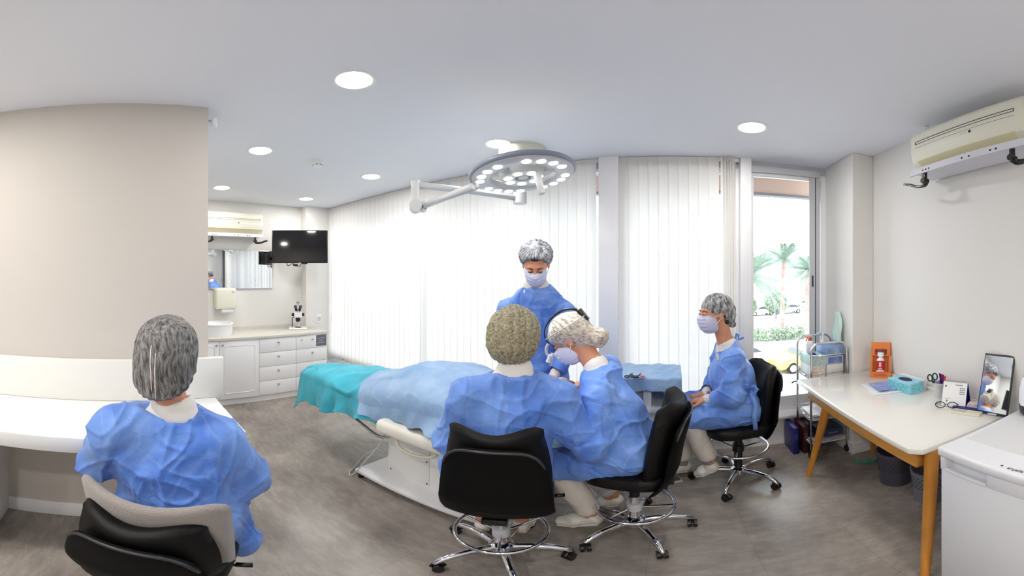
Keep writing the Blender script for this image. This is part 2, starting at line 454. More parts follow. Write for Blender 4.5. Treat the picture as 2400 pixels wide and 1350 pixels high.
# ---------------------------------------------------------------- reception desk along the partition
t = thing('reception_desk', 'long white counter with raised back panel fixed along the beige partition', 'counter', (-1.896, -0.5, 0))
def L_(x, y, z): return (x + 1.9, y + 0.5, z)
MB().box(L_(-1.9, -1.9, 0.75), L_(-1.37, 0.50, 0.825), bev=0.004).build('worktop', WHITE_M, t)
MB().box(L_(-1.9, -1.9, 0.825), L_(-1.86, 0.55, 1.062), bev=0.006).build('back_panel', mat('cream_panel', (232, 231, 225), 0.45), t)
MB().box(L_(-1.885, 0.43, 0.0), L_(-1.42, 0.46, 0.75)).build('side_panel', WHITE_M, t, 0)
MB().box(L_(-1.885, -0.66, 0.0), L_(-1.42, -0.63, 0.75)).build('side_panel', WHITE_M, t, 0)
MB().box(L_(-1.885, -0.63, 0.0), L_(-1.865, 0.43, 0.75)).build('modesty_panel', mat('beige_panel', (205, 199, 190), 0.6), t, 0)
MB().box(L_(-1.865, -0.63, 0.0), L_(-1.85, 0.43, 0.105), bev=0.003).build('plinth', WHITE, t)

# ---------------------------------------------------------------- alcove cabinets (front x=-3.79, worktop top 0.83)
CX = -3.79
def knob_mb(x, y, z):
    return MB().lathe([(0.0, 0), (0.005, 0), (0.005, 0.012), (0.012, 0.016), (0.013, 0.022), (0.008, 0.027), (0, 0.028)], n=14, M=Matrix.Translation((x, y, z)) @ Matrix.Rotation(PI / 2, 4, 'Y'))
def cab(name, label, y0, y1):
    t = thing(name, label, 'cabinet', (CX, (y0 + y1) / 2, 0), 0, 'white base cabinets under the alcove worktop')
    hw = (y1 - y0) / 2
    MB().box((-0.58, -hw, 0.08), (-0.018, hw, 0.80)).build('body', WHITE, t, 0)
    MB().box((-0.58, -hw, 0.0), (-0.035, hw, 0.08)).build('plinth', WHITE, t, 0)
    return t, hw
def door_part(t, y0, y1, knob_y):
    d = MB().box((-0.018, y0 + 0.002, 0.085), (0.0, y1 - 0.002, 0.797), bev=0.002)
    w = (y1 - y0) / 2 - 0.055; cy = (y0 + y1) / 2
    # raised moulding outlining the field, with an eared lower edge
    pts = []
    for (cx_, cz_, a0) in ((w - 0.03, 0.70, 0), (-(w - 0.03), 0.70, 90), (-(w - 0.03), 0.185, 180), (w - 0.03, 0.185, 270)):
        pts += [Vector((0.001, cy + cx_ + 0.03 * math.cos(math.radians(a0 + k * 18)), cz_ + 0.03 * math.sin(math.radians(a0 + k * 18)))) for k in range(6)]
    o = d.build('door', WHITE, t, 35)
    MB().tube(pts, 0.0045, 6, closed=True).build('moulding', WHITE, o, 180)
    knob_mb(0, knob_y, 0.752).build('knob', STEEL, o, 180)
t, hw = cab('base_cabinet', 'white single door base cabinet half hidden behind the partition edge', 0.58, 1.07)
door_part(t, -hw, hw, hw - 0.035)
t, hw = cab('base_cabinet', 'white moulded door base cabinet between the partition and the drawers', 1.07, 1.555)
door_part(t, -hw, hw, -hw + 0.035)
def drawers(t, hw, ky):
    zs = [0.085, 0.265, 0.445, 0.622, 0.797]
    for z0, z1 in zip(zs, zs[1:]):
        o = MB().box((-0.018, -hw + 0.002, z0 + 0.002), (0.0, hw - 0.002, z1 - 0.002), bev=0.0025).build('drawer', WHITE, t, 35)
        knob_mb(0, ky, z1 - 0.055).build('knob', STEEL, o, 180)
    return o
t, hw = cab('drawer_cabinet', 'white four drawer cabinet next to the moulded door cabinet', 1.555, 2.045)
drawers(t, hw, 0.0)
t, hw = cab('drawer_cabinet', 'white four drawer cabinet carrying the grey notice on its top drawer', 2.045, 2.50)
o = drawers(t, hw, 0.0)
MB().cyl((0.0, -0.15, 0.735), (0.004, -0.15, 0.735), 0.009, n=14).build('lock', STEEL, o, 35)
sign = thing('notice_sign', 'dark grey notice with white lines stuck on the top right drawer', 'sign', (CX + 0.001, 2.41, 0.712))
MB().box((0, -0.075, -0.072), (0.003, 0.075, 0.072)).build('plate', mat('slate_sign', (104, 104, 116), 0.5), sign, 0)
m = MB()
random.seed(3)
for z_, w_ in ((0.030, 0.055), (0.0, 0.036), (-0.030, 0.058)):     # three unreadable lines of small white print
    y_ = -w_
    while y_ < w_:
        l_ = random.uniform(0.006, 0.011); k = random.randint(0, 2)
        m.box((0.003, y_, z_ - 0.007), (0.0036, y_ + 0.002, z_ + 0.007))
        m.box((0.003, y_, z_ + (0.005, -0.007, -0.001)[k]), (0.0036, y_ + l_ * 0.75, z_ + (0.007, -0.005, 0.001)[k]))
        y_ += l_ + 0.002
m.build('lettering', WHITE, sign, 0)
wt = struct
t = MB().box((-4.4, 0.47, 0.80), (CX + 0.02, 2.52, 0.832), bev=0.004).build('worktop', STONE, None, 35)
tag(t, 'pale stone worktop running over the white alcove cabinets', 'worktop')
# upstand
MB().box((-4.4, 0.47, 0.832), (-4.385, 2.45, 0.87)).build('upstand', STONE, t, 0)
# wash basin
t = thing('wash_basin', 'round white vessel basin on the alcove worktop beside the partition edge', 'basin', (-4.06, 1.09, 0.832))
MB().lathe([(0.0, 0.03), (0.14, 0.035), (0.19, 0.10), (0.198, 0.135), (0.208, 0.137), (0.214, 0.13), (0.21, 0.06), (0.20, 0.0), (0.0, 0.0)], n=48).build('bowl', WHITE, t, 40)
MB().lathe([(0.214, 0.128), (0.222, 0.132), (0.222, 0.142), (0.196, 0.142), (0.196, 0.132)], n=48).build('rim', WHITE, t, 40)
# towel dispenser
t = thing('towel_dispenser', 'cream paper towel dispenser on the wall above the basin', 'towel dispenser', (-4.4, 1.30, 1.12))
MB().box((0, -0.15, 0.0), (0.16, 0.13, 0.27), bev=0.03, seg=4).build('housing', CREAM, t)
MB().box((0.155, 0.06, 0.21), (0.164, 0.10, 0.232), bev=0.004).build('lock', GREYP, t)
MB().grid([[Vector((0.05 + 0.04 * k / 5 + 0.02 * math.sin(k), -0.08, -0.005 - 0.008 * k)), Vector((0.05 + 0.04 * k / 5 + 0.02 * math.sin(k + .4), 0.0, -0.008 - 0.012 * k)), Vector((0.05 + 0.04 * k / 5 + 0.02 * math.sin(k + .8), 0.09, -0.005 - 0.007 * k))] for k in range(6)]).build('paper', WHITE_M, t, 180)
MB().box((0.04, -0.06, -0.045), (0.13, 0.10, 0.005), bev=0.012, seg=3).build('outlet', WHITE, t)
# wall mirror
t = thing('wall_mirror', 'frameless rectangular mirror on the alcove wall below the air conditioner', 'mirror', (-4.395, 1.38, 1.63))
MB().box((-0.004, -0.76, -0.25), (0.006, 0.61, 0.26), bev=0.002).build('glass', MIRROR, t, 0)
MB().box((-0.005, -0.76, -0.258), (0.010, 0.61, -0.248)).build('bottom_channel', STEEL, t, 0)
# small switch plate near the pilaster
p = at(765, 745, Y=2.80)
t = thing('wall_switch', 'small white switch plate at the window end of the pilaster', 'switch', (-4.25, 2.66, p.z + 0.0), PI / 2)
MB().box((-0.04, -0.010, -0.06), (0.04, 0.0, 0.06), bev=0.004).build('plate', WHITE, t)
MB().box((-0.025, -0.015, -0.03), (0.025, -0.008, 0.03), bev=0.003).build('rocker', GREYP, t)

# ---------------------------------------------------------------- air conditioners
def air_con(name, label, length, depth, hgt):
    """back on y=0 (wall), facing -y, centred in x, base z=0."""
    t = thing(name, label, 'air conditioner', (0, 0, 0))
    prof = [(0, 0.03), (-0.05, 0.0), (-depth * 0.62, 0.0), (-depth * 0.93, hgt * 0.20), (-depth, hgt * 0.42), (-depth, hgt * 0.86), (-depth * 0.86, hgt * 0.99), (0, hgt)]
    # extruded along x: polygon in (y,z) with x as height
    M = Matrix(((0, 0, 1, 0), (1, 0, 0, 0), (0, 1, 0, 0), (0, 0, 0, 1)))
    MB().prism(prof, -length / 2, length / 2, M=M, bev=0.008).build('casing', CREAM, t, 40)
    MB().prism([(-depth * 0.62, -0.003), (-depth * 0.95, hgt * 0.20), (-depth * 0.93, hgt * 0.235), (-depth * 0.58, 0.012)], -length / 2 + 0.05, length / 2 - 0.05, M=M).build('louvre', mat('yellowed_plastic', (226, 219, 180), 0.45), t, 0)
    g = mat('shadow_gap', (70, 70, 66), 0.7)
    m = MB()
    m.box((-length / 2 + 0.045, -depth - 0.0035, hgt * 0.62), (length / 2 - 0.045, -depth + 0.004, hgt * 0.625)).box((-length / 2 + 0.045, -depth - 0.0035, hgt * 0.68), (length / 2 - 0.045, -depth + 0.004, hgt * 0.688))
    m.box((-length / 2 + 0.045, -depth - 0.0035, hgt * 0.62), (-length / 2 + 0.048, -depth + 0.004, hgt * 0.688)).box((length / 2 - 0.048, -depth - 0.0035, hgt * 0.62), (length / 2 - 0.045, -depth + 0.004, hgt * 0.688))
    m.build('intake_slot', g, t, 0)
    m = MB()
    m.box((-length / 2 + 0.045, -depth - 0.0015, hgt * 0.53), (length / 2 - 0.045, -depth + 0.004, hgt * 0.533))
    m.build('panel_seam', g, t, 0)
    MB().cyl((0.08, -depth - 0.003, hgt * 0.47), (0.08, -depth + 0.01, hgt * 0.47), 0.008, n=12).build('receiver', BLACKP, t, 35)
    m = MB()
    for k in range(3): m.cyl((0.02 + k * 0.016, -depth - 0.002, hgt * 0.475), (0.02 + k * 0.016, -depth + 0.01, hgt * 0.475), 0.0035, n=8)
    m.build('indicator', GREYP, t, 35)
    return t
def shelf_bracket(name, label, length):
    """fold-down white rail with black hinged arms below an air conditioner; back on y=0."""
    t = thing(name, label, 'bracket', (0, 0, 0))
    m = MB().box((-length / 2, -0.20, 0.0), (length / 2, -0.02, 0.006), M=Matrix.Rotation(math.radians(-8), 4, 'X'))
    m.box((-length / 2, -0.205, -0.035), (length / 2, -0.195, 0.008), M=Matrix.Rotation(math.radians(-8), 4, 'X'))
    m.build('rail', mat('lilac_white_metal', (214, 214, 222), 0.35), t, 0)
    h = MB()
    Rm = Matrix.Rotation(math.radians(-8), 4, 'X')
    for x in (-length * 0.36, -length * 0.33, -length * 0.30, 0.0, 0.05, length * 0.22, length * 0.26): h.cyl(Rm @ Vector((x, -0.2065, -0.018)), Rm @ Vector((x, -0.203, -0.018)), 0.006, n=10)
    h.build_each('bolt', BLACKP, t, 35)
    for sx in (-1, 1):
        a = MB(); x = sx * length * 0.36
        d = -1
        a.tube([(x, -0.19, -0.06), (x + sx * 0.02, -0.17, -0.075), (x + sx * 0.08, -0.18, -0.075), (x + sx * 0.13, -0.19, -0.055), (x + sx * 0.17, -0.195, -0.045)], [0.018, 0.016, 0.012, 0.012, 0.011], 10, flat=0.7)
        a.cyl((x, -0.21, -0.055), (x, -0.17, -0.055), 0.018, n=14).box((x - 0.012, -0.2, -0.06), (x + 0.012, -0.18, 0.0), bev=0.003)
        o = a.build('arm', BLACKP, t, 35)
        MB().cyl((x + sx * 0.17, -0.21, -0.045), (x + sx * 0.17, -0.18, -0.045), 0.011, n=14).build('roller', CHROME, o, 35)
    return t
ac = air_con('air_conditioner', 'cream wall air conditioner high on the right wall above the desk', 0.80, 0.20, 0.27)
ac.location = (1.56, 1.27, 2.19); ac.rotation_euler = (0, 0, -PI / 2)
br = shelf_bracket('folding_bracket', 'white folding rail with black arms under the right air conditioner', 0.86)
br.location = (1.56, 1.24, 2.155); br.rotation_euler = (0, 0, -PI / 2)
ac = air_con('air_conditioner', 'yellowed cream air conditioner on the alcove wall left of the television', 0.84, 0.20, 0.27)
ac.location = (-4.4, 1.36, 2.10); ac.rotation_euler = (0, 0, PI / 2)
br = shelf_bracket('folding_bracket', 'folding rail with black arms below the alcove air conditioner', 0.80)
br.location = (-4.4, 1.38, 2.055); br.rotation_euler = (0, 0, PI / 2)

# ---------------------------------------------------------------- television on its arm
tvz = 1.93
t = thing('television', 'black flat television on a wall arm above the microscope', 'television', (-3.98, 2.20, tvz), math.radians(-61.1 + 180 - 0))
# local: screen faces -y (towards the camera once turned)
t.rotation_euler = (0, 0, math.radians(61.1))
MB().box((-0.365, 0.0, -0.217), (0.365, 0.03, 0.217), bev=0.006).box((-0.25, 0.03, -0.15), (0.25, 0.055, 0.15), bev=0.01).build('casing', BLACKP, t)
MB().box((-0.352, -0.0015, -0.200), (0.352, 0.001, 0.205)).build('screen', mat('dark_glossy_screen', (8, 9, 14), 0.06, spec=0.6), t, 0)
MB().box((-0.012, -0.003, -0.214), (0.012, 0.0, -0.207)).build('logo_plate', GREYP, t, 0)
MB().box((0.02, 0.0, -0.229), (0.10, 0.02, -0.217)).build('sensor_bar', BLACKP, t, 0)
MB().cyl((0, 0.05, 0), (0.0, 0.22, -0.02), 0.02).cyl((0, 0.22, -0.02), (0.12, 0.34, -0.02), 0.018).build('arm', BLACKP, t, 35)
MB().tube([(-0.17, 0.02, -0.215), (-0.16, 0.02, -0.245), (-0.13, 0.02, -0.243), (-0.10, 0.02, -0.225), (-0.05, 0.02, -0.235), (0.0, 0.03, -0.26), (0.01, 0.03, -0.225)], 0.005, 8).build('cable', BLACKP, t, 180)
MB().box((-0.05, 0.01, -0.262), (0.01, 0.05, -0.232), bev=0.004, M=Matrix.Rotation(0.15, 4, 'Y')).build('plug', BLACKP, t)
p = at(630, 605, X=-4.37)
t = thing('wall_speaker', 'small black box fixed beside the television over the mirror corner', 'speaker', (-4.24, 1.975, p.z), math.radians(64))
MB().box((-0.045, 0.0, -0.07), (0.045, 0.09, 0.07), bev=0.006).build('housing', BLACKP, t)
MB().box((-0.032, -0.002, -0.055), (0.032, 0.002, 0.05)).build('grille', mat('dark_mesh', (36, 36, 38), 0.6), t, 0)
MB().box((-0.01, 0.09, -0.02), (0.01, 0.16, 0.02)).build('bracket', BLACKP, t, 0)

# ---------------------------------------------------------------- microscope
t = thing('microscope', 'white stereo microscope with black knobs on the alcove worktop', 'microscope', (-4.12, 2.25, 0.832), math.radians(61))
MB().box((-0.12, -0.10, 0), (0.12, 0.13, 0.022), bev=0.01, seg=3).build('base', WHITE, t)
MB().lathe([(0.0, 0.022), (0.045, 0.022), (0.045, 0.028), (0, 0.028)], n=24).build('stage_plate', BLACKP, t)
MB().box((-0.022, 0.06, 0.02), (0.022, 0.10, 0.24), bev=0.006).build('pillar', WHITE, t)
MB().box((-0.052, -0.03, 0.15), (0.052, 0.07, 0.235), bev=0.02, seg=3).build('head', WHITE, t)
MB().cyl((0, 0.01, 0.155), (0, 0.01, 0.10), 0.036, 0.03).build('objective', BLACKP, t)
MB().cyl((0, 0.02, 0.235), (0, 0.02, 0.27), 0.034).build('turret', WHITE, t)
for sx in (-1, 1):
    e = MB().cyl((sx * 0.022, -0.01, 0.255), (sx * 0.034, -0.07, 0.305), 0.018, 0.017).build('eyepiece', BLACKP, t)
    MB().cyl((sx * 0.034, -0.07, 0.305), (sx * 0.036, -0.078, 0.312), 0.021).build('eyecup', RUBBER, e)
    MB().cyl((sx * 0.022, 0.05, 0.19), (sx * 0.085, 0.05, 0.19), 0.022).build('focus_knob', BLACKP, t)
MB().cyl((0, 0.05, 0.27), (0, 0.05, 0.345), 0.018).build('camera_tube', GREYP, t)
MB().cyl((0, 0.05, 0.345), (0, 0.05, 0.365), 0.021).build('tube_cap', mat('dull_pink', (178, 150, 140), 0.5), t)
MB().tube([(-0.045, 0.02, 0.17), (-0.075, 0.0, 0.14), (-0.075, 0.0, 0.06), (-0.08, 0.02, 0.02)], 0.006, 8).build('light_cable', BLACKP, t, 180)

# ---------------------------------------------------------------- surgical lamp
lamp_c = at(1225, 409, r=1.93)
base = at(1225, 352, Z=H)
t = thing('surgical_lamp', 'round ring surgical lamp hung from the ceiling over the operating table', 'surgical lamp', (base.x, base.y, H))
LW = mat('lamp_grey_white', (205, 207, 208), 0.38)
def LL(v): return Vector(v) - Vector((base.x, base.y, H))
MB().lathe([(0.0, -0.13), (0.10, -0.12), (0.165, -0.08), (0.19, -0.02), (0.19, 0)], n=40).build('ceiling_canopy', mat('canopy_cream', (214, 216, 196), 0.35), t, 40)
hub = at(1219, 462, r=2.62)
hub.x, hub.y = base.x + 0.03, base.y
hub = at(1219, 466, r=math.hypot(base.x, base.y))
MB().cyl((LL(hub).x, LL(hub).y, -0.10), (LL(hub).x, LL(hub).y, LL(hub).z + 0.02), 0.035, n=24).build('ceiling_tube', LW, t)
MB().cyl(LL(hub + Vector((0, 0, 0.05))), LL(hub - Vector((0, 0, 0.04))), 0.052, n=28).build('swivel_hub', LW, t)
el_t = at(974, 424, r=2.50); el_b = at(977, 484, r=2.50)
MB().cyl(LL(el_t + Vector((0, 0, 0.0))), LL(Vector((el_t.x, el_t.y, el_b.z))), 0.033, n=24).build('elbow_post', LW, t)
jm = at(980, 484, r=2.47)
dirj = Vector((el_b.x, el_b.y, 0)).normalized()
MB().cyl(LL(Vector((el_t.x, el_t.y, el_b.z)) - dirj * 0.05), LL(Vector((el_t.x, el_t.y, el_b.z)) + dirj * 0.05), 0.045, n=28).build('elbow_joint', LW, t)
side = Vector((dirj.y, -dirj.x, 0))
MB().cyl(LL(Vector((el_t.x, el_t.y, el_b.z)) - dirj * 0.03 + side * 0.05), LL(Vector((el_t.x, el_t.y, el_b.z)) + dirj * 0.05 + side * 0.05), 0.036, n=28).build('elbow_cover', GREYP, t)
# horizontal arm (slightly bowed like a tapered extrusion)
A0 = Vector((el_t.x, el_t.y, at(985, 433, r=2.5).z)); A1 = hub
MB().tube([LL(A0), LL(A0.lerp(A1, 0.5)), LL(A1)], [0.027, 0.024, 0.022], 16).build('horizontal_arm', LW, t, 180)
# spring arm from the elbow joint up to the ring yoke
nrm = Vector((0.125, -0.01, -1)).normalized()
ring_d = Vector((lamp_c.x, lamp_c.y, lamp_c.z))
yoke = at(1112, 437, r=1.97)
J0 = Vector((el_t.x, el_t.y, el_b.z)) + side * 0.05
MB().tube([LL(J0), LL(J0.lerp(yoke, 0.5)), LL(yoke)], [0.022, 0.022, 0.026], 16).build('spring_arm', LW, t, 180)
q = Vector((0, 0, -1)).rotation_difference(nrm).to_matrix().to_4x4()
RM = Matrix.Translation(LL(lamp_c)) @ q
MB().tube([LL(yoke), RM @ Vector((-0.27, -0.03, 0.03)), RM @ Vector((-0.22, 0, 0.025))], [0.026, 0.024, 0.02], 14).build('yoke', LW, t, 180)
R0, R1 = 0.292, 0.185
MB().lathe([(R1, -0.012), (R1 + 0.01, -0.02), (R0 - 0.03, -0.02), (R0 - 0.008, -0.012), (R0, 0.004), (R0 - 0.004, 0.02), (R0 - 0.03, 0.03), (R1 + 0.02, 0.032), (R1, 0.02), (R1, -0.012)], n=72, M=RM).build('outer_ring', LW, t, 40)
MB().lathe([(R0 - 0.004, -0.008), (R0 + 0.006, 0.0), (R0 + 0.007, 0.014), (R0 - 0.006, 0.026)], n=72, M=RM).build('ring_bumper', mat('blue_grey_trim', (134, 142, 160), 0.4), t, 180)
MB().lathe([(0.045, -0.02), (0.05, -0.026), (0.118, -0.026), (0.128, -0.014), (0.13, 0.02), (0.118, 0.032), (0.05, 0.032), (0.045, 0.02), (0.045, -0.02)], n=56, M=RM).build('inner_ring', LW, t, 40)
for a in (10, 130, 250):
    ca, sa = math.cos(math.radians(a)), math.sin(math.radians(a))
    MB().box((0.115, -0.022, -0.012), (R1 + 0.012, 0.022, 0.022), bev=0.005, M=RM @ Matrix.Rotation(math.radians(a), 4, 'Z')).build('spoke', LW, t)
def led(r, a, name='led'):
    c = Vector((r * math.cos(a), r * math.sin(a), -0.0225 if r > 0.15 else -0.0285))
    return MB().lathe([(0, 0), (0.024, 0.0), (0.024, 0.004)], n=16, M=RM @ Matrix.Translation(c)).build(name, LED, t, 35)
for k in range(20):
    if k % 5 != 4: led((R0 + R1) / 2 + 0.0, 2 * PI * k / 20 + 0.5)
for k in range(7): led(0.086, 2 * PI * k / 7 + 0.3)
MB().lathe([(0.0, -0.022), (0.03, -0.022), (0.034, -0.012), (0.034, 0.02), (0, 0.02)], n=24, M=RM @ Matrix.Translation((0.0, 0, 0))).build('centre_boss', LW, t, 40)
hp = RM.inverted() @ LL(at(1262, 424, r=1.86))
hd = MB().tube([Vector((hp.x, hp.y, -0.02)), Vector((hp.x, hp.y, -0.05)), Vector((hp.x + 0.008, hp.y, -0.12)), Vector((hp.x + 0.012, hp.y, -0.15))], [0.026, 0.02, 0.019, 0.018], 18)
o = hd.build('handle', LW, t, 40); o.matrix_local = RM
sp = bpy.data.lights.new('surgical_beam', 'SPOT'); sp.energy = 42; sp.spot_size = math.radians(46); sp.spot_blend = 0.6; sp.shadow_soft_size = 0.2; sp.color = (0.92, 0.96, 1)
so = bpy.data.objects.new('surgical_beam', sp); COL.objects.link(so)
so.location = lamp_c + nrm * 0.05
so.rotation_euler = (Vector((-0.50, 1.82, 0.9)) - so.location).to_track_quat('-Z', 'Y').to_euler()

# ---------------------------------------------------------------- operating table with drapes
t = thing('operating_table', 'white padded operating table on a low white base under the drapes', 'operating table', (-1.5, 1.75, 0))
TX, TY = -1.5, 1.75
def T_(x, y, z): return (x - TX, y - TY, z)
MB().prism([(-0.37, -0.29), (0.80, -0.285), (0.80, 0.29), (-0.37, 0.29)], 0.045, 0.075, bev=0.006).build('base_plate', WHITE, t)
MB().box(T_(-1.69, 1.60, 0.075), T_(-0.95, 1.92, 0.50), bev=0.006).build('pedestal', WHITE, t)
pn = MB().box(T_(-1.67, 1.592, 0.10), T_(-1.33, 1.602, 0.46), bev=0.002).build('access_panel', WHITE_M, t)
m = MB()
for (x, z) in ((-1.655, 0.12), (-1.345, 0.12), (-1.345, 0.30), (-1.655, 0.44), (-1.345, 0.44)): m.cyl(T_(x, 1.588, z), T_(x, 1.593, z), 0.006, n=10)
m.build_each('screw', SCREW, pn, 35)
for x in (-1.84, -0.8):
    for y in (1.49, 2.0): MB().cyl(T_(x, y, 0.0), T_(x, y, 0.045), 0.022, 0.026).build('foot', BLACKP, t)
MB().box(T_(-1.50, 1.50, 0.50), T_(-0.85, 2.0, 0.545)).build('seat_frame', GREYP, t, 0)
MB().box(T_(-1.56, 1.36, 0.53), T_(-0.95, 2.14, 0.625), bev=0.035, seg=5).build('seat_cushion', CREAM_C, t, 60)
MB().box(T_(-0.96, 1.50, 0.58), T_(-0.72, 2.02, 0.66), bev=0.03, seg=4).build('back_cushion', CREAM_C, t, 60)
MB().box(T_(-0.71, 1.66, 0.60), T_(-0.40, 1.90, 0.66), bev=0.025, seg=4).build('head_cushion', CREAM_C, t, 60)
MB().box(T_(-2.52, 1.56, 0.50), T_(-1.57, 1.94, 0.58), bev=0.03, seg=4).build('leg_cushion', CREAM_C, t, 60)
MB().tube([T_(-2.1, 1.55, 0.48), T_(-1.85, 1.50, 0.46), T_(-1.62, 1.47, 0.44), T_(-1.5, 1.5, 0.50)], 0.010, 10).tube([T_(-2.1, 1.95, 0.48), T_(-1.6, 1.98, 0.44), T_(-1.5, 2.0, 0.50)], 0.010, 10).build_each('leg_rest_frame', STEEL, t, 180)
MB().tube([T_(-1.42, 1.42, 0.53), T_(-1.40, 1.40, 0.48), T_(-1.30, 1.40, 0.455), T_(-1.18, 1.41, 0.47), T_(-1.12, 1.42, 0.52)], 0.010, 10).build('hose', mat('cream_hose', (222, 216, 200), 0.5), t, 180)
MB().tube([T_(-1.60, 1.50, 0.5), T_(-1.66, 1.50, 0.36), T_(-1.76, 1.47, 0.2), T_(-1.87, 1.44, 0.02), T_(-1.93, 1.46, 0.012), T_(-1.98, 1.55, 0.012), T_(-2.02, 1.66, 0.05), T_(-1.95, 1.78, 0.14), T_(-1.85, 1.82, 0.18), T_(-1.72, 1.80, 0.18)], 0.005, 8).build('power_cable', GREYP, t, 180)
MB().box(T_(-1.76, 1.66, 0.16), T_(-1.69, 1.74, 0.19), bev=0.006).build('connector', GREYP, t)

def vnoise(P, f, seed=0):
    p = np.asarray(P, float) * f; i = np.floor(p).astype(np.int64); u = p - i; u = u * u * (3 - 2 * u)
    def h(a, b, c):
        n = (a * 73856093) ^ (b * 19349663) ^ (c * 83492791) ^ (seed * 2654435761)
        n = (n ^ (n >> 13)) * 1274126177; n = (n ^ (n >> 16)) & 0xFFFFFF
        return n / 0xFFFFFF * 2.0 - 1.0
    x, y, z = i[:, 0], i[:, 1], i[:, 2]; ux, uy, uz = u[:, 0], u[:, 1], u[:, 2]
    def lerp(a, b, t): return a + (b - a) * t
    return lerp(lerp(lerp(h(x, y, z), h(x + 1, y, z), ux), lerp(h(x, y + 1, z), h(x + 1, y + 1, z), ux), uy),
                lerp(lerp(h(x, y, z + 1), h(x + 1, y, z + 1), ux), lerp(h(x, y + 1, z + 1), h(x + 1, y + 1, z + 1), ux), uy), uz)
def ridge(P, f, seed=0, sharp=1.0):
    return 1 - np.abs(vnoise(P, f, seed)) ** sharp * 2

def cloth_mat(name, rgb, rough=0.6, scale=14, strength=0.5, tr=0.25, hi=None, crease=0.0, dist=0.03):
    m = bpy.data.materials.new(name); m.use_nodes = True
    nt = m.node_tree; N = nt.nodes; L = nt.links; b = N['Principled BSDF']
    c = lin(rgb); hi = hi or tuple(min(255, v * 1.08 + 8) for v in rgb); c2 = lin(hi)
    b.inputs['Roughness'].default_value = rough; b.inputs['Specular IOR Level'].default_value = 0.35
    b.inputs['Sheen Weight'].default_value = 0.15; b.inputs['Sheen Roughness'].default_value = 0.5
    tc = N.new('ShaderNodeTexCoord')
    n = N.new('ShaderNodeTexNoise'); n.inputs['Scale'].default_value = 5; n.inputs['Detail'].default_value = 3
    L.new(tc.outputs['Object'], n.inputs['Vector'])
    r = N.new('ShaderNodeValToRGB'); r.color_ramp.elements[0].position = 0.35; r.color_ramp.elements[1].position = 0.65
    r.color_ramp.elements[0].color = (*[v * 0.92 for v in c], 1); r.color_ramp.elements[1].color = (*c2, 1)
    L.new(n.outputs['Fac'], r.inputs['Fac'])
    # creases: warped voronoi facets plus fine crumple
    nw = N.new('ShaderNodeTexNoise'); nw.inputs['Scale'].default_value = scale * 0.5; nw.inputs['Detail'].default_value = 2
    L.new(tc.outputs['Object'], nw.inputs['Vector'])
    vm = N.new('ShaderNodeVectorMath'); vm.operation = 'MULTIPLY_ADD'; vm.inputs[1].default_value = (0.12, 0.12, 0.12)
    L.new(nw.outputs['Color'], vm.inputs[0]); L.new(tc.outputs['Object'], vm.inputs[2])
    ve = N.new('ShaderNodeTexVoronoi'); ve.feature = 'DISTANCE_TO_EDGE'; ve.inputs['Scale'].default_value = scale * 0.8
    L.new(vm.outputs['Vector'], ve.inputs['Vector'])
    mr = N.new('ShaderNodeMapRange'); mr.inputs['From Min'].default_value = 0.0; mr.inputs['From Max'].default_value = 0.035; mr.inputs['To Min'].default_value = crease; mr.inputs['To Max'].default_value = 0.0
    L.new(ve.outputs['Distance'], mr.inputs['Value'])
    cm = N.new('ShaderNodeMix'); cm.data_type = 'RGBA'; cm.inputs['B'].default_value = (*lin(tuple(min(255, q * 0.6 + 100) for q in rgb)), 1)  # pale crease lines: whitened fabric plus fold highlights put into the colour
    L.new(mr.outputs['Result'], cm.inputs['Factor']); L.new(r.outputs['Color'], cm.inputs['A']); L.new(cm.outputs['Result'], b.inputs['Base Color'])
    v = N.new('ShaderNodeTexVoronoi'); v.feature = 'F1'; v.inputs['Scale'].default_value = scale
    L.new(vm.outputs['Vector'], v.inputs['Vector'])
    n2 = N.new('ShaderNodeTexNoise'); n2.inputs['Scale'].default_value = scale * 3; n2.inputs['Detail'].default_value = 5
    L.new(vm.outputs['Vector'], n2.inputs['Vector'])
    ad = N.new('ShaderNodeMath'); ad.operation = 'MULTIPLY_ADD'; ad.inputs[1].default_value = 0.25
    L.new(n2.outputs['Fac'], ad.inputs[0]); L.new(v.outputs['Distance'], ad.inputs[2])
    bp = N.new('ShaderNodeBump'); bp.inputs['Strength'].default_value = strength; bp.inputs['Distance'].default_value = dist
    L.new(ad.outputs[0], bp.inputs['Height']); L.new(bp.outputs['Normal'], b.inputs['Normal'])
    if tr:
        t = N.new('ShaderNodeBsdfTranslucent'); x = N.new('ShaderNodeMixShader'); x.inputs['Fac'].default_value = tr
        L.new(r.outputs['Color'], t.inputs['Color']); L.new(bp.outputs['Normal'], t.inputs['Normal'])
        L.new(b.outputs[0], x.inputs[1]); L.new(t.outputs[0], x.inputs[2]); L.new(x.outputs[0], N['Material Output'].inputs['Surface'])
    return m
TURQ = cloth_mat('turquoise_drape_cloth', (62, 176, 198), 0.75, 9, 0.15, 0.1)
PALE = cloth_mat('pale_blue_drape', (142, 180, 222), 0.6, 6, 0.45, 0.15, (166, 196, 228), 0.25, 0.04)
GOWN = cloth_mat('blue_gown_fabric', (84, 130, 220), 0.5, 6, 0.62, 0.0, (122, 162, 232), 0.26, 0.045)

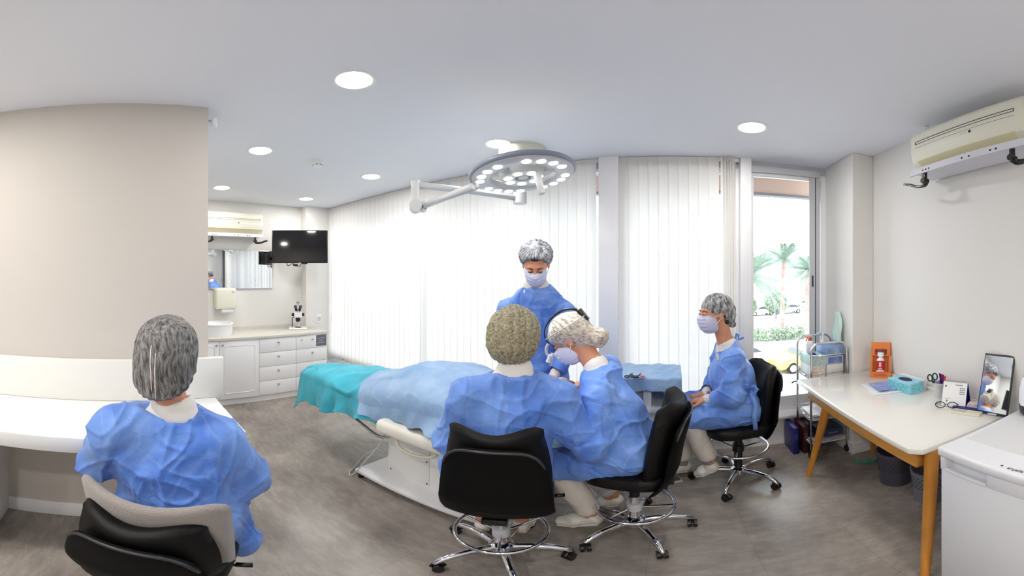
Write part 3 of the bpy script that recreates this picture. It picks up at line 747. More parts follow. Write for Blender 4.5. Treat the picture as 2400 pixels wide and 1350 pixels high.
def drape(name, m, label, x0, x1, slant, prof, hemN, hemF, off, yc=1.75, ends=None, amp=1.0, seed=1):
    """cloth over the lying patient: prof(x)=(crown height, half width, shoulder height)."""
    nx, nt_ = 150, 120; rows = []
    for i in range(nx):
        s = i / (nx - 1); row = []
        for j in range(nt_):
            v = -1 + 2 * j / (nt_ - 1)
            x = x0 + (x1 - x0) * s + (slant(v) * (1 - s) if slant else 0)
            zc, hw, zs = prof(x)
            hem = hemN(x) if v < 0 else hemF(x)
            a = abs(v)
            if a < 0.55:
                th = a / 0.55 * PI / 2
                y = hw * math.sin(th); z = zs + (zc - zs) * math.cos(th) ** 0.8 if th < PI / 2 - 1e-6 else zs
            else:
                q_ = (a - 0.55) / 0.45
                fold = (0.012 + 0.022 * q_) * amp
                y = hw + 0.03 * q_ + fold * math.sin(x * 17 + 2.5 * math.sin(x * 5 + seed) + seed) * q_ + 0.012 * math.sin(x * 41 + seed) * q_ * amp
                z = zs + (hem + 0.015 * math.sin(x * 23 + seed)) * q_ - zs * q_
            row.append((x, yc + math.copysign(y, v), z))
        rows.append(row)
    P = np.array(rows).reshape(-1, 3)
    rel = np.array([0.0, 1, 0])
    d = (vnoise(P * [1, 1, 1], 5.5, seed) * 0.010 + np.maximum(0, ridge(P * [1, 1.6, 1.3], 3.0, seed + 2) - 0.7) * 0.045 - 0.004) * amp
    cy = yc; nrm_ = np.stack([np.zeros(len(P)), (P[:, 1] - cy) * 1.5, np.maximum(0.05, P[:, 2] - 0.55)], 1)
    nrm_ /= np.linalg.norm(nrm_, axis=1)[:, None]
    P = P + nrm_ * (d + off)[:, None]
    rr = P.reshape(nx, nt_, 3)
    mb = MB(); mb.grid([[Vector(p) for p in r] for r in rr])
    o = mb.build(name, m, None, 180)
    sm = o.modifiers.new('thickness', 'SOLIDIFY'); sm.thickness = 0.003; sm.offset = 1
    return o
def interp(tab, x):
    return float(np.interp(x, [a for a, _ in tab], [b for _, b in tab]))
crown = [(-2.95, 0.60), (-2.80, 0.68), (-2.66, 0.715), (-2.5, 0.745), (-2.25, 0.775), (-2.0, 0.80), (-1.8, 0.815), (-1.62, 0.89), (-1.45, 0.94), (-1.27, 0.95), (-1.0, 0.92), (-0.85, 0.89), (-0.62, 0.86), (-0.5, 0.80), (-0.40, 0.70)]
widt = [(-2.95, 0.12), (-2.75, 0.22), (-2.3, 0.27), (-1.6, 0.32), (-1.2, 0.34), (-0.9, 0.30), (-0.6, 0.22), (-0.4, 0.18)]
shol = [(-2.95, 0.52), (-2.75, 0.62), (-2.3, 0.64), (-1.7, 0.66), (-1.3, 0.74), (-0.9, 0.74), (-0.6, 0.72), (-0.4, 0.66)]
pf = lambda x: (interp(crown, x), interp(widt, x), interp(shol, x))
# the patient: one continuous lying body under the drapes (built with the people below)
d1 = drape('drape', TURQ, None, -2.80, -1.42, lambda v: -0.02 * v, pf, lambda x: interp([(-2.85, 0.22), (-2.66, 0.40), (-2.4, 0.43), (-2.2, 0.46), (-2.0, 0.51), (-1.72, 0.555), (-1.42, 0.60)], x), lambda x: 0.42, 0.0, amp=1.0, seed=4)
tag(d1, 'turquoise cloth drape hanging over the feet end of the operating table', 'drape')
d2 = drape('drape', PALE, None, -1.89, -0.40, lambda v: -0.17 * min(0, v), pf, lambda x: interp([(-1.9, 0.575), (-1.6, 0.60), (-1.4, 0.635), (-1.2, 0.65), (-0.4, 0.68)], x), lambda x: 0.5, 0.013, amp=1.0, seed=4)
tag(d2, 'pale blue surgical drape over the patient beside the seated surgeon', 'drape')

# ---------------------------------------------------------------- draped instrument table behind the surgeon
t = thing('instrument_stand', 'white wheeled instrument stand under the pale blue cloth near the blinds', 'instrument stand', (-0.20, 2.33, 0))
MB().box((-0.21, -0.16, 0.84), (0.21, 0.17, 0.865), bev=0.008).build('tray', STEEL, t)
MB().box((-0.17, -0.15, 0.30), (0.17, 0.15, 0.66), bev=0.012).build('cabinet', WHITE, t)
MB().box((-0.185, -0.165, 0.62), (0.185, 0.165, 0.665), bev=0.01).build('shelf', WHITE, t)
for sx in (-1, 1):
    for sy in (-1, 1):
        MB().cyl((sx * 0.16, sy * 0.13, 0.05), (sx * 0.16, sy * 0.13, 0.85), 0.011, n=12).build('leg', CHROME, t)
        MB().cyl((sx * 0.16 - 0.012, sy * 0.13, 0.027), (sx * 0.16 + 0.012, sy * 0.13, 0.027), 0.027, n=18).build('caster', BLACKP, t)
MB().box((0.02, -0.14, 0.665), (0.07, -0.09, 0.80), bev=0.006).build('bottle_holder', WHITE, t)
# the cloth: lies on the tray, hangs at the right, the back and (short) at the front
rows = []
for i in range(70):
    u = -0.24 + 0.50 * i / 69; row = []
    for j in range(80):
        v = j / 79 * 1.15                                   # along: front hang, top, back hang
        if v < 0.16: y, z = -0.185 - 0.02 * (0.16 - v), 0.872 - (0.16 - v) * 0.55
        elif v < 0.58: y, z = -0.185 + (v - 0.16) * 0.93, 0.875 + 0.012 * math.sin((v - 0.16) * 7.5)
        else: y, z = 0.205 + 0.03 * math.sin(u * 30) * (v - 0.58), 0.872 - (v - 0.58) * 0.85
        row.append(Vector((u, y, z + 0.004 * math.sin(u * 25 + v * 9) + 0.003 * math.sin(u * 60 - v * 30))))
    rows.append(row)
mb = MB(); mb.grid(rows)
rows = []
for i in range(30):                                          # right side hang
    v = i / 29; row = []
    for j in range(40):
        s = j / 39
        row.append(Vector((0.26 + 0.012 * v * math.sin(s * 12), -0.19 + 0.395 * s, 0.872 - 0.42 * v)))
    rows.append(row)
mb.grid(rows)
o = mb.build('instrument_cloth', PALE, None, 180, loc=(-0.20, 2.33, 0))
o.modifiers.new('thickness', 'SOLIDIFY').thickness = 0.002
tag(o, 'pale blue cloth covering the instrument stand near the blinds', 'cloth')
for (px, py, nm, lb, mm) in ((1479, 884, 'forceps', 'small dark forceps clipped at the left of the blue instrument cloth', BLACKP), (1500, 882, 'needle_holder', 'dark needle holder with a pink grip on the blue instrument cloth', mat('dusty_rose', (190, 120, 140), 0.5))):
    p = at(px, py, Y=2.17)
    t = thing(nm, lb, 'surgical instrument', (p.x, 2.16, 0.884))
    for sx in (-1, 1):
        MB().tube([(0, 0.09, 0), (sx * 0.006, 0.02, 0.002), (sx * 0.014, -0.02, 0.004)], 0.0035, 8).tube([Vector((sx * 0.020, -0.036, 0.006)) + Vector((0.015 * math.cos(a), 0.018 * math.sin(a), 0)) for a in [2 * PI * k / 16 for k in range(16)]], 0.004, 8, closed=True).build('arm', mm if sx > 0 else BLACKP, t, 180)
    MB().cyl((0, 0.03, -0.003), (0, 0.03, 0.008), 0.005, n=10).build('pivot', STEEL, t)

# ---------------------------------------------------------------- swivel chairs
SURF = [None]
def make_chair(label, seat_z=0.52, ring_z=0.22, back_top=0.93, group='black swivel chairs on chrome star bases'):
    """local: sits facing +y; pole on the z axis."""
    t = thing('swivel_chair', label, 'chair', (0, 0, 0), 0, group)
    # seat: rounded cushion with waterfall front
    n, mrow = 28, []
    sm = MB()
    sh = [(0, 0.0), (0.6, 0.0), (0.9, 0.004), (0.985, 0.014), (1.0, 0.03), (1.0, 0.05), (0.97, 0.066), (0.88, 0.078), (0.6, 0.083), (0, 0.082)]
    vs, fs = [], []
    N_ = 56
    for (k, z) in sh:
        for i in range(N_):
            a = 2 * PI * i / N_; ca, sa = math.cos(a), math.sin(a)
            q_ = 1 / (abs(ca) ** 3.2 + abs(sa) ** 3.2) ** (1 / 3.2)
            x, y = 0.225 * ca * q_ * k, 0.215 * sa * q_ * k + 0.015
            dip = 0.018 * (abs(x) / 0.225) ** 2 - (0.02 * max(0, (y - 0.08) / 0.14) ** 2)
            vs.append((x, y, seat_z - 0.083 + z + (dip if z > 0.06 else dip * 0.5)))
    R_ = len(sh)
    for r in range(R_ - 1):
        for i in range(N_):
            fs.append([r * N_ + i, r * N_ + (i + 1) % N_, (r + 1) * N_ + (i + 1) % N_, (r + 1) * N_ + i])
    sm._add(vs, fs); bmesh.ops.remove_doubles(sm.bm, verts=sm.bm.verts, dist=1e-5)
    sm.build('seat', BLACK, t, 50)
    # backrest pad: curved wings, sweeping down into the seat
    def back(name, mt, z0, z1, wfun, yoff, th, curve, topdip, parent, nn=26, mm=30):
        def surf(u, v, side):
            z = z0 + (z1 - z0) * v; w = wfun(v); x = w * u
            lean = 0.09 * ((z - seat_z + 0.05) / 0.45) ** 1.6 if z > seat_z - 0.05 else 0
            sweep = 0.055 * max(0, (seat_z + 0.03 - z) / 0.12) ** 1.5
            y = -0.145 - lean + sweep + curve * (u * u) * (0.5 + 0.5 * v)
            z = z + topdip * (u * u - 0.4) * v ** 3 - 0.07 * abs(u) ** 5 * v ** 3 + 0.03 * abs(u) ** 4 * (1 - v) ** 4
            edge = max(0.0, 1 - max(abs(u), abs(2 * v - 1)) ** 6) ** 0.5
            return Vector((x, y + yoff + side * th / 2 * edge, z))
        SURF[0] = surf
        q_ = MB()
        for side in (1, -1):
            q_.grid([[surf(-1 + 2 * i / (nn - 1), j / (mm - 1), side) for i in range(nn)] for j in range(mm)])
        bmesh.ops.remove_doubles(q_.bm, verts=q_.bm.verts, dist=1e-4)
        return q_.build(name, mt, parent, 60)
    back('backrest', BLACK, seat_z - 0.08, back_top, lambda v: 0.205 + 0.02 * math.sin(PI * min(1, v * 1.1)) - 0.022 * v, 0.0, 0.085, 0.085, 0.065, t)
    sh_ = back('back_shell', BLACKS, seat_z - 0.12, back_top - 0.075, lambda v: 0.228 - 0.042 * v ** 1.5, -0.062, 0.035, 0.05, -0.012, t)
    sf = SURF[0]
    MB().tube([sf(-0.96, 0.86, -1), sf(-0.93, 0.93, -1), sf(-0.84, 0.968, -1)] + [sf(-0.7 + 1.4 * k / 12, 0.975, -1) for k in range(13)] + [sf(0.84, 0.968, -1), sf(0.93, 0.93, -1), sf(0.96, 0.86, -1)], 0.006, 10).build('shell_rim', mat('dark_grey_edge', (46, 46, 50), 0.3), sh_, 180)  # rim in a paler, smoother grey than the shell
    MB().box((-0.05, -0.20, seat_z - 0.115), (0.05, 0.10, seat_z - 0.08), bev=0.008).build('tilt_mechanism', BLACKP, t)
    MB().tube([(0.04, 0.02, seat_z - 0.1), (0.16, 0.04, seat_z - 0.105), (0.235, 0.05, seat_z - 0.10)], 0.006, 8).tube([(0.22, 0.05, seat_z - 0.10), (0.27, 0.055, seat_z - 0.10)], 0.010, 8).build('lever', BLACKP, t, 180)
    MB().cyl((0, 0, ring_z + 0.03), (0, 0, seat_z - 0.10), 0.026, n=20).build('gas_column', BLACKP, t)
    MB().cyl((0, 0, 0.10), (0, 0, ring_z + 0.06), 0.030, 0.028, n=22).build('column_sleeve', CHROME if ring_z < 0.25 else BLACKP, t)
    rg = MB().tube([(0.198 * math.cos(2 * PI * k / 48), 0.198 * math.sin(2 * PI * k / 48), ring_z) for k in range(48)], 0.0095, 10, closed=True)
    rg = rg.build('foot_ring', CHROME, t, 180)
    for k in range(3):
        a = 2 * PI * k / 3 + 0.6
        MB().cyl((0.026 * math.cos(a), 0.026 * math.sin(a), ring_z - 0.02), (0.197 * math.cos(a), 0.197 * math.sin(a), ring_z), 0.0065, n=10).build('ring_spoke', CHROME, rg)
    MB().cyl((0, 0, ring_z - 0.04), (0, 0, ring_z + 0.01), 0.040, n=22).build('ring_clamp', GREYP if ring_z < 0.25 else BLACKP, t)
    MB().lathe([(0.0, 0.055), (0.05, 0.055), (0.058, 0.07), (0.055, 0.11), (0.036, 0.125), (0, 0.125)], n=28).build('base_hub', CHROME, t, 40)
    for k in range(5):
        a = 2 * PI * k / 5
        Rk = Matrix.Rotation(a, 4, 'Z')
        pts = [(0.04, 0, 0.092), (0.12, 0, 0.098), (0.20, 0, 0.094), (0.255, 0, 0.080), (0.285, 0, 0.062), (0.292, 0, 0.052)]
        l = MB().tube([Rk @ Vector(p) for p in pts], [0.021, 0.020, 0.018, 0.017, 0.015, 0.012], 14, flat=1.0).build('leg', CHROME, t, 180)
        sw = Rk @ Matrix.Translation((0.292, 0, 0)) @ Matrix.Rotation(0.9 + 1.7 * k, 4, 'Z')
        c = MB()
        for s_ in (-1, 1):
            c.cyl(sw @ Vector((-0.012, s_ * 0.006, 0.026)), sw @ Vector((-0.012, s_ * 0.024, 0.026)), 0.0255, n=22)
        c._merge_arc = None
        c.tube([sw @ Vector((-0.012 + 0.029 * math.cos(b), 0, 0.026 + 0.029 * math.sin(b))) for b in [0.2 + PI * 0.8 * q_ / 7 for q_ in range(8)]], 0.009, 8)
        c.cyl(sw @ Vector((0.0, 0, 0.035)), sw @ Vector((0.0, 0, 0.062)), 0.010, n=12)
        c.build('caster', BLACKP, t, 40)
    return t
chair2 = make_chair('black swivel chair seen from behind, seating the middle person at the operating table')
chair2.location = (-0.695, 1.307, 0); chair2.rotation_euler = (0, 0, math.radians(28 - 8))
chair3 = make_chair('black swivel chair seen side on, seating the surgeon with the head magnifier')
chair3.location = (-0.184, 1.707, 0); chair3.rotation_euler = (0, 0, math.radians(84))
chair5 = make_chair('black swivel chair by the uncovered window with a high foot ring', ring_z=0.30)
chair5.location = (0.44, 2.29, 0); chair5.rotation_euler = (0, 0, math.radians(100))
chair1 = make_chair('black swivel chair at the reception desk with a grey pad over its back', back_top=0.785)
chair1.location = (-1.030, 0.105, 0); chair1.rotation_euler = (0, 0, math.radians(60))

# ---------------------------------------------------------------- wooden desk by the right wall
t = thing('desk', 'white topped wooden desk with splayed orange legs along the right wall', 'desk', (1.23, 1.73, 0))
def D_(x, y, z): return (x - 1.23, y - 1.73, z)
MB().prism([(-0.345, 0.64), (-0.34, -0.62), (-0.30, -0.668), (0.32, -0.668), (0.32, 0.655), (-0.31, 0.655)], 0.722, 0.75, bev=0.005).build('desk_top', DESKTOP, t, 40)
MB().box(D_(1.538, 1.07, 0.75), D_(1.552, 2.385, 0.775), bev=0.003).build('back_rail', DESKTOP, t)
MB().box(D_(0.985, 1.16, 0.62), D_(1.50, 2.30, 0.722)).build('carcass', WOODH, t, 0)
MB().box(D_(0.955, 1.135, 0.612), D_(0.975, 1.86, 0.722), bev=0.002).build('drawer', WOODH, t)
MB().box(D_(0.955, 1.864, 0.612), D_(0.975, 2.33, 0.722), bev=0.002).build('drawer', WOODH, t)
MB().box(D_(0.975, 1.135, 0.612), D_(1.52, 1.16, 0.722)).box(D_(0.975, 2.30, 0.612), D_(1.52, 2.33, 0.722)).build_each('side_rail', WOOD, t, 0)
for (x, y, fx, fy, nm) in ((1.015, 1.10, 0.87, 0.985, 'leg'), (1.02, 2.10, 0.905, 2.20, 'leg'), (1.46, 1.12, 1.52, 1.02, 'leg'), (1.46, 2.28, 1.52, 2.34, 'leg')):
    MB().cyl(D_(fx, fy, 0.0), D_(x, y, 0.715), 0.019, 0.034, n=24).build(nm, WOOD, t, 50)

# things on the desk
GL = at(2095, 878, Z=0.75)
def carton(name, label, px, py, dims, rz, m1, z=0.75, open_slot=None, face=None, cat='glove box', group=None, off=(0, 0)):
    p = at(px, 0, X=py)
    t = thing(name, label, cat, (p.x, p.y, z), rz, group)
    w, d, h = dims
    MB().box((-w / 2, -d / 2, 0.0), (w / 2, d / 2, h), bev=0.002).build('carton', m1, t, 35)
    if open_slot:
        MB().lathe([(0, 0), (1, 0), (1, 0.001)], n=28, M=Matrix.Translation((0, 0, h + 0.0005)) @ Matrix.Diagonal((w * 0.28, d * 0.26, 1, 1))).build('opening', open_slot, t, 35)
    if face:
        MB().box((-w / 2 - 0.0012, -d / 2 + 0.008, 0.01), (-w / 2, d / 2 - 0.008, h - 0.01)).box((-w / 2 + 0.01, -d / 2 - 0.0012, 0.01), (w / 2 - 0.01, -d / 2, h - 0.01)).build('printed_label', face, t, 0)
    return t
BLUEBOX = mat('sky_blue_carton', (150, 208, 228), 0.4, var=(30, 0.12))
carton('glove_box', 'sky blue glove box with a dark opening on the desk', 2122, 1.425, (0.12, 0.22, 0.075), math.radians(4), BLUEBOX, open_slot=mat('navy_gloves', (14, 20, 60), 0.6), face=mat('teal_print', (120, 196, 206), 0.4, var=(90, 0.35)), off=(0.08, 0.04))
carton('glove_box', 'white and grey printed carton behind the sky blue glove box', 2138, 1.512, (0.045, 0.24, 0.07), math.radians(0), mat('white_carton', (226, 228, 230), 0.45), face=mat('grey_print', (190, 192, 200), 0.45, var=(80, 0.35)), cat='carton', off=(0.125, 0.02))
# plastic sleeve / blue masks packet
p = at(2080, 0, X=1.36)
t = thing('mask_packet', 'clear packet of blue and lilac masks lying flat on the desk', 'packet', (p.x, p.y, 0.7505), math.radians(-12))
MB().box((-0.15, -0.14, 0), (0.13, 0.13, 0.004), bev=0.0015).build('film', mat('clear_film', (222, 228, 230), 0.12), t)
rows = [[Vector((-0.10 + 0.2 * i / 9, -0.10 + 0.2 * j / 9, 0.006 + 0.006 * math.sin(i * 1.2) * math.cos(j * 0.9) + 0.006)) for j in range(10)] for i in range(10)]
MB().grid(rows).build('masks', mat('lilac_blue_paper', (142, 156, 208), 0.6, var=(18, 0.25)), t, 180)
# orange cardboard stand with bottle
p = at(2063, 0, X=1.455)
t = thing('display_carton', 'orange cardboard display with a red and white bottle in its window', 'display carton', (p.x, p.y, 0.75), math.radians(-40))
OR = mat('orange_cardboard', (222, 122, 44), 0.5, var=(12, 0.1))
tilt = Matrix.Rotation(math.radians(-13), 4, 'X')
m = MB()
w, hgt, d = 0.078, 0.275, 0.035
for (a, b) in (((-w, 0, 0), (w, d, 0.045)), ((-w, 0, 0.045), (-w + 0.018, d, 0.17)), ((w - 0.018, 0, 0.045), (w, d, 0.17)), ((-w + 0.006, 0, 0.17), (w - 0.006, d, hgt))): m.box(a, b, bev=0.002, M=tilt)
m.box((-w, d, 0.0), (w, d + 0.003, hgt), M=tilt)
m.build('frame', OR, t)
MB().prism([(-0.01, 0.03), (0.01, 0.03), (0.01, 0.10), (-0.01, 0.10)], 0.0, 0.09).build('easel_foot', OR, t, 0)
MB().box((w + 0.001, 0.012, 0.05), (w + 0.004, 0.03, 0.18), M=tilt).build('white_card', WHITE_M, t, 0)
MB().box((-0.05, -0.002, 0.012), (0.05, 0.0, 0.030), M=tilt).build('caption_strip', mat('darker_orange_print', (204, 96, 34), 0.5), t, 0)
MB().box((-0.045, -0.003, 0.178), (0.045, 0.0, 0.222), M=tilt).build('picture', mat('dark_red_print', (124, 36, 44), 0.5, var=(60, 0.9)), t, 0)
b_ = thing('spray_bottle', 'small white bottle with red label inside the orange cardboard display', 'bottle', (0, 0, 0))
b_.matrix_world = Matrix.Translation(t.location) @ Matrix.Rotation(math.radians(-40), 4, 'Z') @ tilt @ Matrix.Diagonal((1.1, 1.1, 1.25, 1)) @ Matrix.Translation((0, -0.004, -0.008))
MB().lathe([(0, 0.047), (0.026, 0.047), (0.028, 0.052), (0.028, 0.115), (0.022, 0.127), (0.013, 0.132), (0.013, 0.140), (0.022, 0.141), (0.022, 0.165), (0, 0.166)], c=(0, 0.004, 0), n=24).build('body', WHITE_M, b_, 40)
RED = mat('red_label', (186, 20, 38), 0.4)
MB().lathe([(0.0285, 0.055), (0.0288, 0.056), (0.0288, 0.112), (0.0285, 0.113)], c=(0, 0.004, 0), n=24).build('label', RED, b_, 40)
MB().box((-0.008, -0.0262, 0.075), (0.008, -0.024, 0.103), bev=0.003).box((-0.014, -0.0262, 0.060), (0.014, -0.024, 0.068)).build('label_print', mat('pink_print', (236, 170, 170), 0.5), b_)
# pen holder with pens and scissors
p = at(2203, 0, X=1.49)
PC = Vector((p.x, p.y, 0.75))
t = thing('pen_holder', 'white mesh pen holder on the desk beside the calendar', 'pen holder', PC)
MB().lathe([(0, 0.002), (0.034, 0.002), (0.034, 0.0), (0.036, 0.0), (0.041, 0.095), (0.043, 0.097), (0.043, 0.1), (0.039, 0.1), (0.034, 0.004), (0, 0.004)], n=32).build('cup', mat('white_mesh_metal', (224, 224, 228), 0.4, bump=(300, 0.5)), t, 50)
def pen(label, dx, dy, lean, ang, c, h=0.145, name='pen'):
    t = thing(name, label, 'pen', PC + Vector((dx, dy, 0.006)), ang, 'pens standing in the mesh holder')
    M = Matrix.Rotation(lean, 4, 'X')
    MB().cyl(M @ Vector((0, 0, 0)), M @ Vector((0, 0, h * 0.66)), 0.0045, n=12).build('barrel', mat('pen_barrel_' + name + str(c), c, 0.3), t)
    MB().cyl(M @ Vector((0, 0, h * 0.66)), M @ Vector((0, 0, h)), 0.0055, 0.005, n=12).box((-0.0015, 0.0055, h * 0.7), (0.0015, 0.008, h * 0.97), M=M).build('cap', mat('pen_cap_' + name + str(c), c, 0.25), t)
pen('blue capped pen standing in the middle of the pen holder', 0.0, -0.005, 0.12, 1.0, (24, 34, 150))
pen('red pen standing in the pen holder', 0.012, 0.0, 0.10, -0.6, (214, 40, 30), 0.15)
pen('second red marker leaning beside the red pen in the holder', 0.006, -0.012, 0.16, 0.4, (226, 60, 44), 0.14, 'marker')
pen('deep blue pen leaning against the calendar side of the holder', 0.02, -0.01, 0.2, -1.6, (20, 24, 120), 0.16)
pen('white and navy pen leaning to the scissors side of the holder', -0.012, 0.008, 0.18, 0.9, (70, 80, 170), 0.135)
t = thing('scissors', 'black and teal handled scissors standing in the pen holder', 'scissors', PC + Vector((-0.014, 0.012, 0.01)), math.radians(-30))
M = Matrix.Rotation(-0.22, 4, 'Y')
MB().box((-0.006, -0.001, 0), (0.006, 0.001, 0.09), M=M).build('blade', STEEL, t, 0)
for s_ in (-1, 1):
    MB().tube([M @ (Vector((s_ * 0.016, 0, 0.128)) + Vector((0.014 * math.cos(a), 0, 0.022 * math.sin(a)))) for a in [2 * PI * k / 20 for k in range(20)]], 0.0045, 8, closed=True).tube([M @ Vector((0, 0, 0.085)), M @ Vector((s_ * 0.008, 0, 0.108))], 0.006, 8).build('handle', mat('dark_teal_plastic', (20, 50, 58), 0.4), t, 180)
# desk calendar
p = at(2240, 0, X=1.455)
t = thing('desk_calendar', 'spiral desk calendar with white pages and navy back on the desk', 'calendar', (p.x, p.y, 0.75), math.radians(-66))
sl = math.atan2(0.05, 0.145)
Mf = Matrix.Rotation(-sl, 4, 'X')
MB().box((-0.072, -0.05, 0.0), (0.072, -0.0485, 0.153), M=Matrix.Translation((0, -0.0, 0)) @ Matrix.Translation((0, -0.05, 0)) @ Mf @ Matrix.Translation((0, 0.05, 0))).build('page', WHITE_M, t, 0)
NAVY = mat('navy_card', (22, 28, 110), 0.45)
MB().box((-0.074, 0.0, 0.0), (0.074, 0.002, 0.153), M=Matrix.Translation((0, 0.05, 0)) @ Matrix.Rotation(sl, 4, 'X')).box((-0.074, -0.05, 0.0), (0.074, 0.05, 0.002)).box((-0.074, -0.001, 0.0), (0.074, 0.0, 0.153), M=Matrix.Translation((0, -0.047, 0)) @ Mf).build('back_card', NAVY, t, 0)
m = MB()
for k in range(22): m.tube([Vector((-0.066 + k * 0.0063, 0.006 * math.cos(a), 0.148 + 0.006 * math.sin(a))) for a in [2 * PI * q_ / 8 for q_ in range(8)]], 0.0008, 5, closed=True)
m.build('spiral', STEEL, t, 180)
m = MB(); Mp = Matrix.Translation((0, -0.1003, 0)) @ Matrix.Translation((0, 0.0, 0))
Mp = Matrix.Translation((0, -0.05, 0)) @ Mf @ Matrix.Translation((0, -0.0008, 0))
for r_ in range(4):
    for c_ in range(3): m.box((0.030 + c_ * 0.011, 0, 0.080 + r_ * 0.011), (0.038 + c_ * 0.011, 0.0003, 0.087 + r_ * 0.011), M=Mp)
m.box((0.0, 0, 0.132), (0.045, 0.0003, 0.137), M=Mp).box((-0.045, 0, 0.03), (-0.036, 0.0003, 0.042), M=Mp).box((-0.05, 0, 0.05), (-0.02, 0.0003, 0.052), M=Mp).box((-0.062, 0, 0.118), (-0.05, 0.0003, 0.13), M=Mp)
m.build('lettering', mat('grey_ink', (130, 132, 140), 0.6), t, 0)
# eyeglasses
p = at(2218, 0, X=1.37)
t = thing('eyeglasses', 'black framed eyeglasses lying in front of the calendar', 'eyeglasses', (p.x, p.y, 0.752), math.radians(-52))
for s_ in (-1, 1):
    o = MB().tube([Vector((s_ * 0.034 + 0.027 * math.cos(a), 0.002, 0.020 + 0.018 * math.sin(a))) for a in [2 * PI * k / 28 for k in range(28)]], 0.0024, 8, closed=True).build('rim', BLACKP, t, 180)
    MB().lathe([(0, 0), (1, 0), (1, 0.01)], n=24, M=Matrix.Translation((s_ * 0.034, 0.002, 0.020)) @ Matrix.Rotation(PI / 2, 4, 'X') @ Matrix.Diagonal((0.026, 0.017, 0.05, 1))).build('lens', GLASS, o, 35)
    MB().tube([(s_ * 0.062, 0.002, 0.026), (s_ * 0.064, 0.03, 0.012), (s_ * 0.055, 0.09, 0.004), (s_ * 0.03, 0.12, 0.003)], 0.002, 8).build('temple', BLACKP, t, 180)
MB().tube([(-0.008, 0.002, 0.022), (0, 0.0, 0.026), (0.008, 0.002, 0.022)], 0.0022, 8).build('bridge', BLACKP, t, 180)
# navy tray with small cards, cream note box
p = at(2280, 0, X=1.47)
t = thing('document_tray', 'navy blue flat tray between the calendar and the table mirror', 'tray', (p.x, p.y, 0.75), math.radians(-80))
MB().box((-0.10, -0.055, 0), (0.07, 0.055, 0.012), bev=0.002).build('tray', NAVY, t)
t = thing('card_stack', 'small stack of pale cards on the navy tray', 'cards', (p.x + 0.015, p.y - 0.01, 0.762), math.radians(-74))
m = MB()
for k in range(6): m.box((-0.045 + 0.001 * k, -0.028, k * 0.004), (0.045 + 0.001 * k, 0.028, k * 0.004 + 0.0032), M=Matrix.Rotation(0.03 * k, 4, 'Z'))
m.build('cards', mat('pale_pink_card', (226, 208, 206), 0.5), t, 0)
p = at(2264, 0, X=1.385)
t = thing('note_box', 'low cream box in front of the navy tray beside the table mirror', 'box', (p.x, p.y, 0.75), math.radians(-70))
MB().box((-0.075, -0.028, 0), (0.085, 0.028, 0.014), bev=0.003).build('box', mat('cream_card', (226, 219, 200), 0.5), t)
MB().box((-0.07, -0.022, 0.014), (0.0, 0.022, 0.0155)).build('lid_label', mat('grey_card', (192, 190, 184), 0.5), t, 0)
# table mirror on a black easel frame, leaning back
ML = at(2291, 955, Z=0.75); MR = at(2362, 967, Z=0.75)
mid = (ML + MR) / 2; mid.x = 1.448; mid.y -= 0.045
head4 = Vector((-0.80, 1.97, 1.62)); mc = mid + Vector((0, 0, 0.14))
v1 = (Vector((0, 0, 1.5)) - mc).normalized(); v2 = (head4 - mc).normalized(); nn_ = (v1 + v2).normalized()
yaw = math.atan2(nn_.x, -nn_.y)
t = thing('table_mirror', 'upright table mirror in a black frame leaning back on the desk', 'mirror', (mid.x, mid.y, 0.752), 0)
tl = math.radians(9)
t.rotation_euler = (-math.radians(17), 0, math.radians(-80.5))
fw, fh = 0.0925, 0.345
MB().box((-fw, 0, 0), (fw, 0.016, fh), bev=0.005).build('frame', mat('dark_grey_frame', (46, 46, 54), 0.35), t)
MB().box((-fw + 0.008, -0.0012, 0.016), (fw - 0.008, 0.0, fh - 0.012)).build('mirror_glass', MIRROR, t, 0)
MB().box((-0.02, -0.004, 0.002), (0.03, 0.0, 0.011)).build('frame_notch', GREYP, t, 0)
MB().box((-0.06, 0.016, 0.0), (0.06, 0.022, 0.20), M=Matrix.Translation((0, 0.016, 0.2)) @ Matrix.Rotation(math.radians(28), 4, 'X') @ Matrix.Translation((0, -0.016, -0.2))).build('easel_leg', BLACKP, t, 0) if False else MB().box((-0.03, 0.016, 0.02), (0.03, 0.03, 0.12), bev=0.003).build('easel_leg', BLACKP, t, 0)

# ---------------------------------------------------------------- refrigerator and kettle
t = thing('refrigerator', 'white compact refrigerator at the near end of the desk', 'refrigerator', (1.19, 0.62, 0))
FR = mat('fridge_white', (232, 233, 237), 0.28)
MB().box((-0.245, -0.285, 0.03), (0.29, 0.285, 0.80), bev=0.008).build('body', FR, t)
MB().box((-0.33, -0.292, 0.808), (0.30, 0.292, 0.852), bev=0.014, seg=3).build('top', FR, t)
MB().box((-0.20, -0.262, 0.852), (0.27, 0.262, 0.8535)).build('top_recess', mat('fridge_top_matte', (222, 222, 224), 0.4), t, 0)
dr = MB()
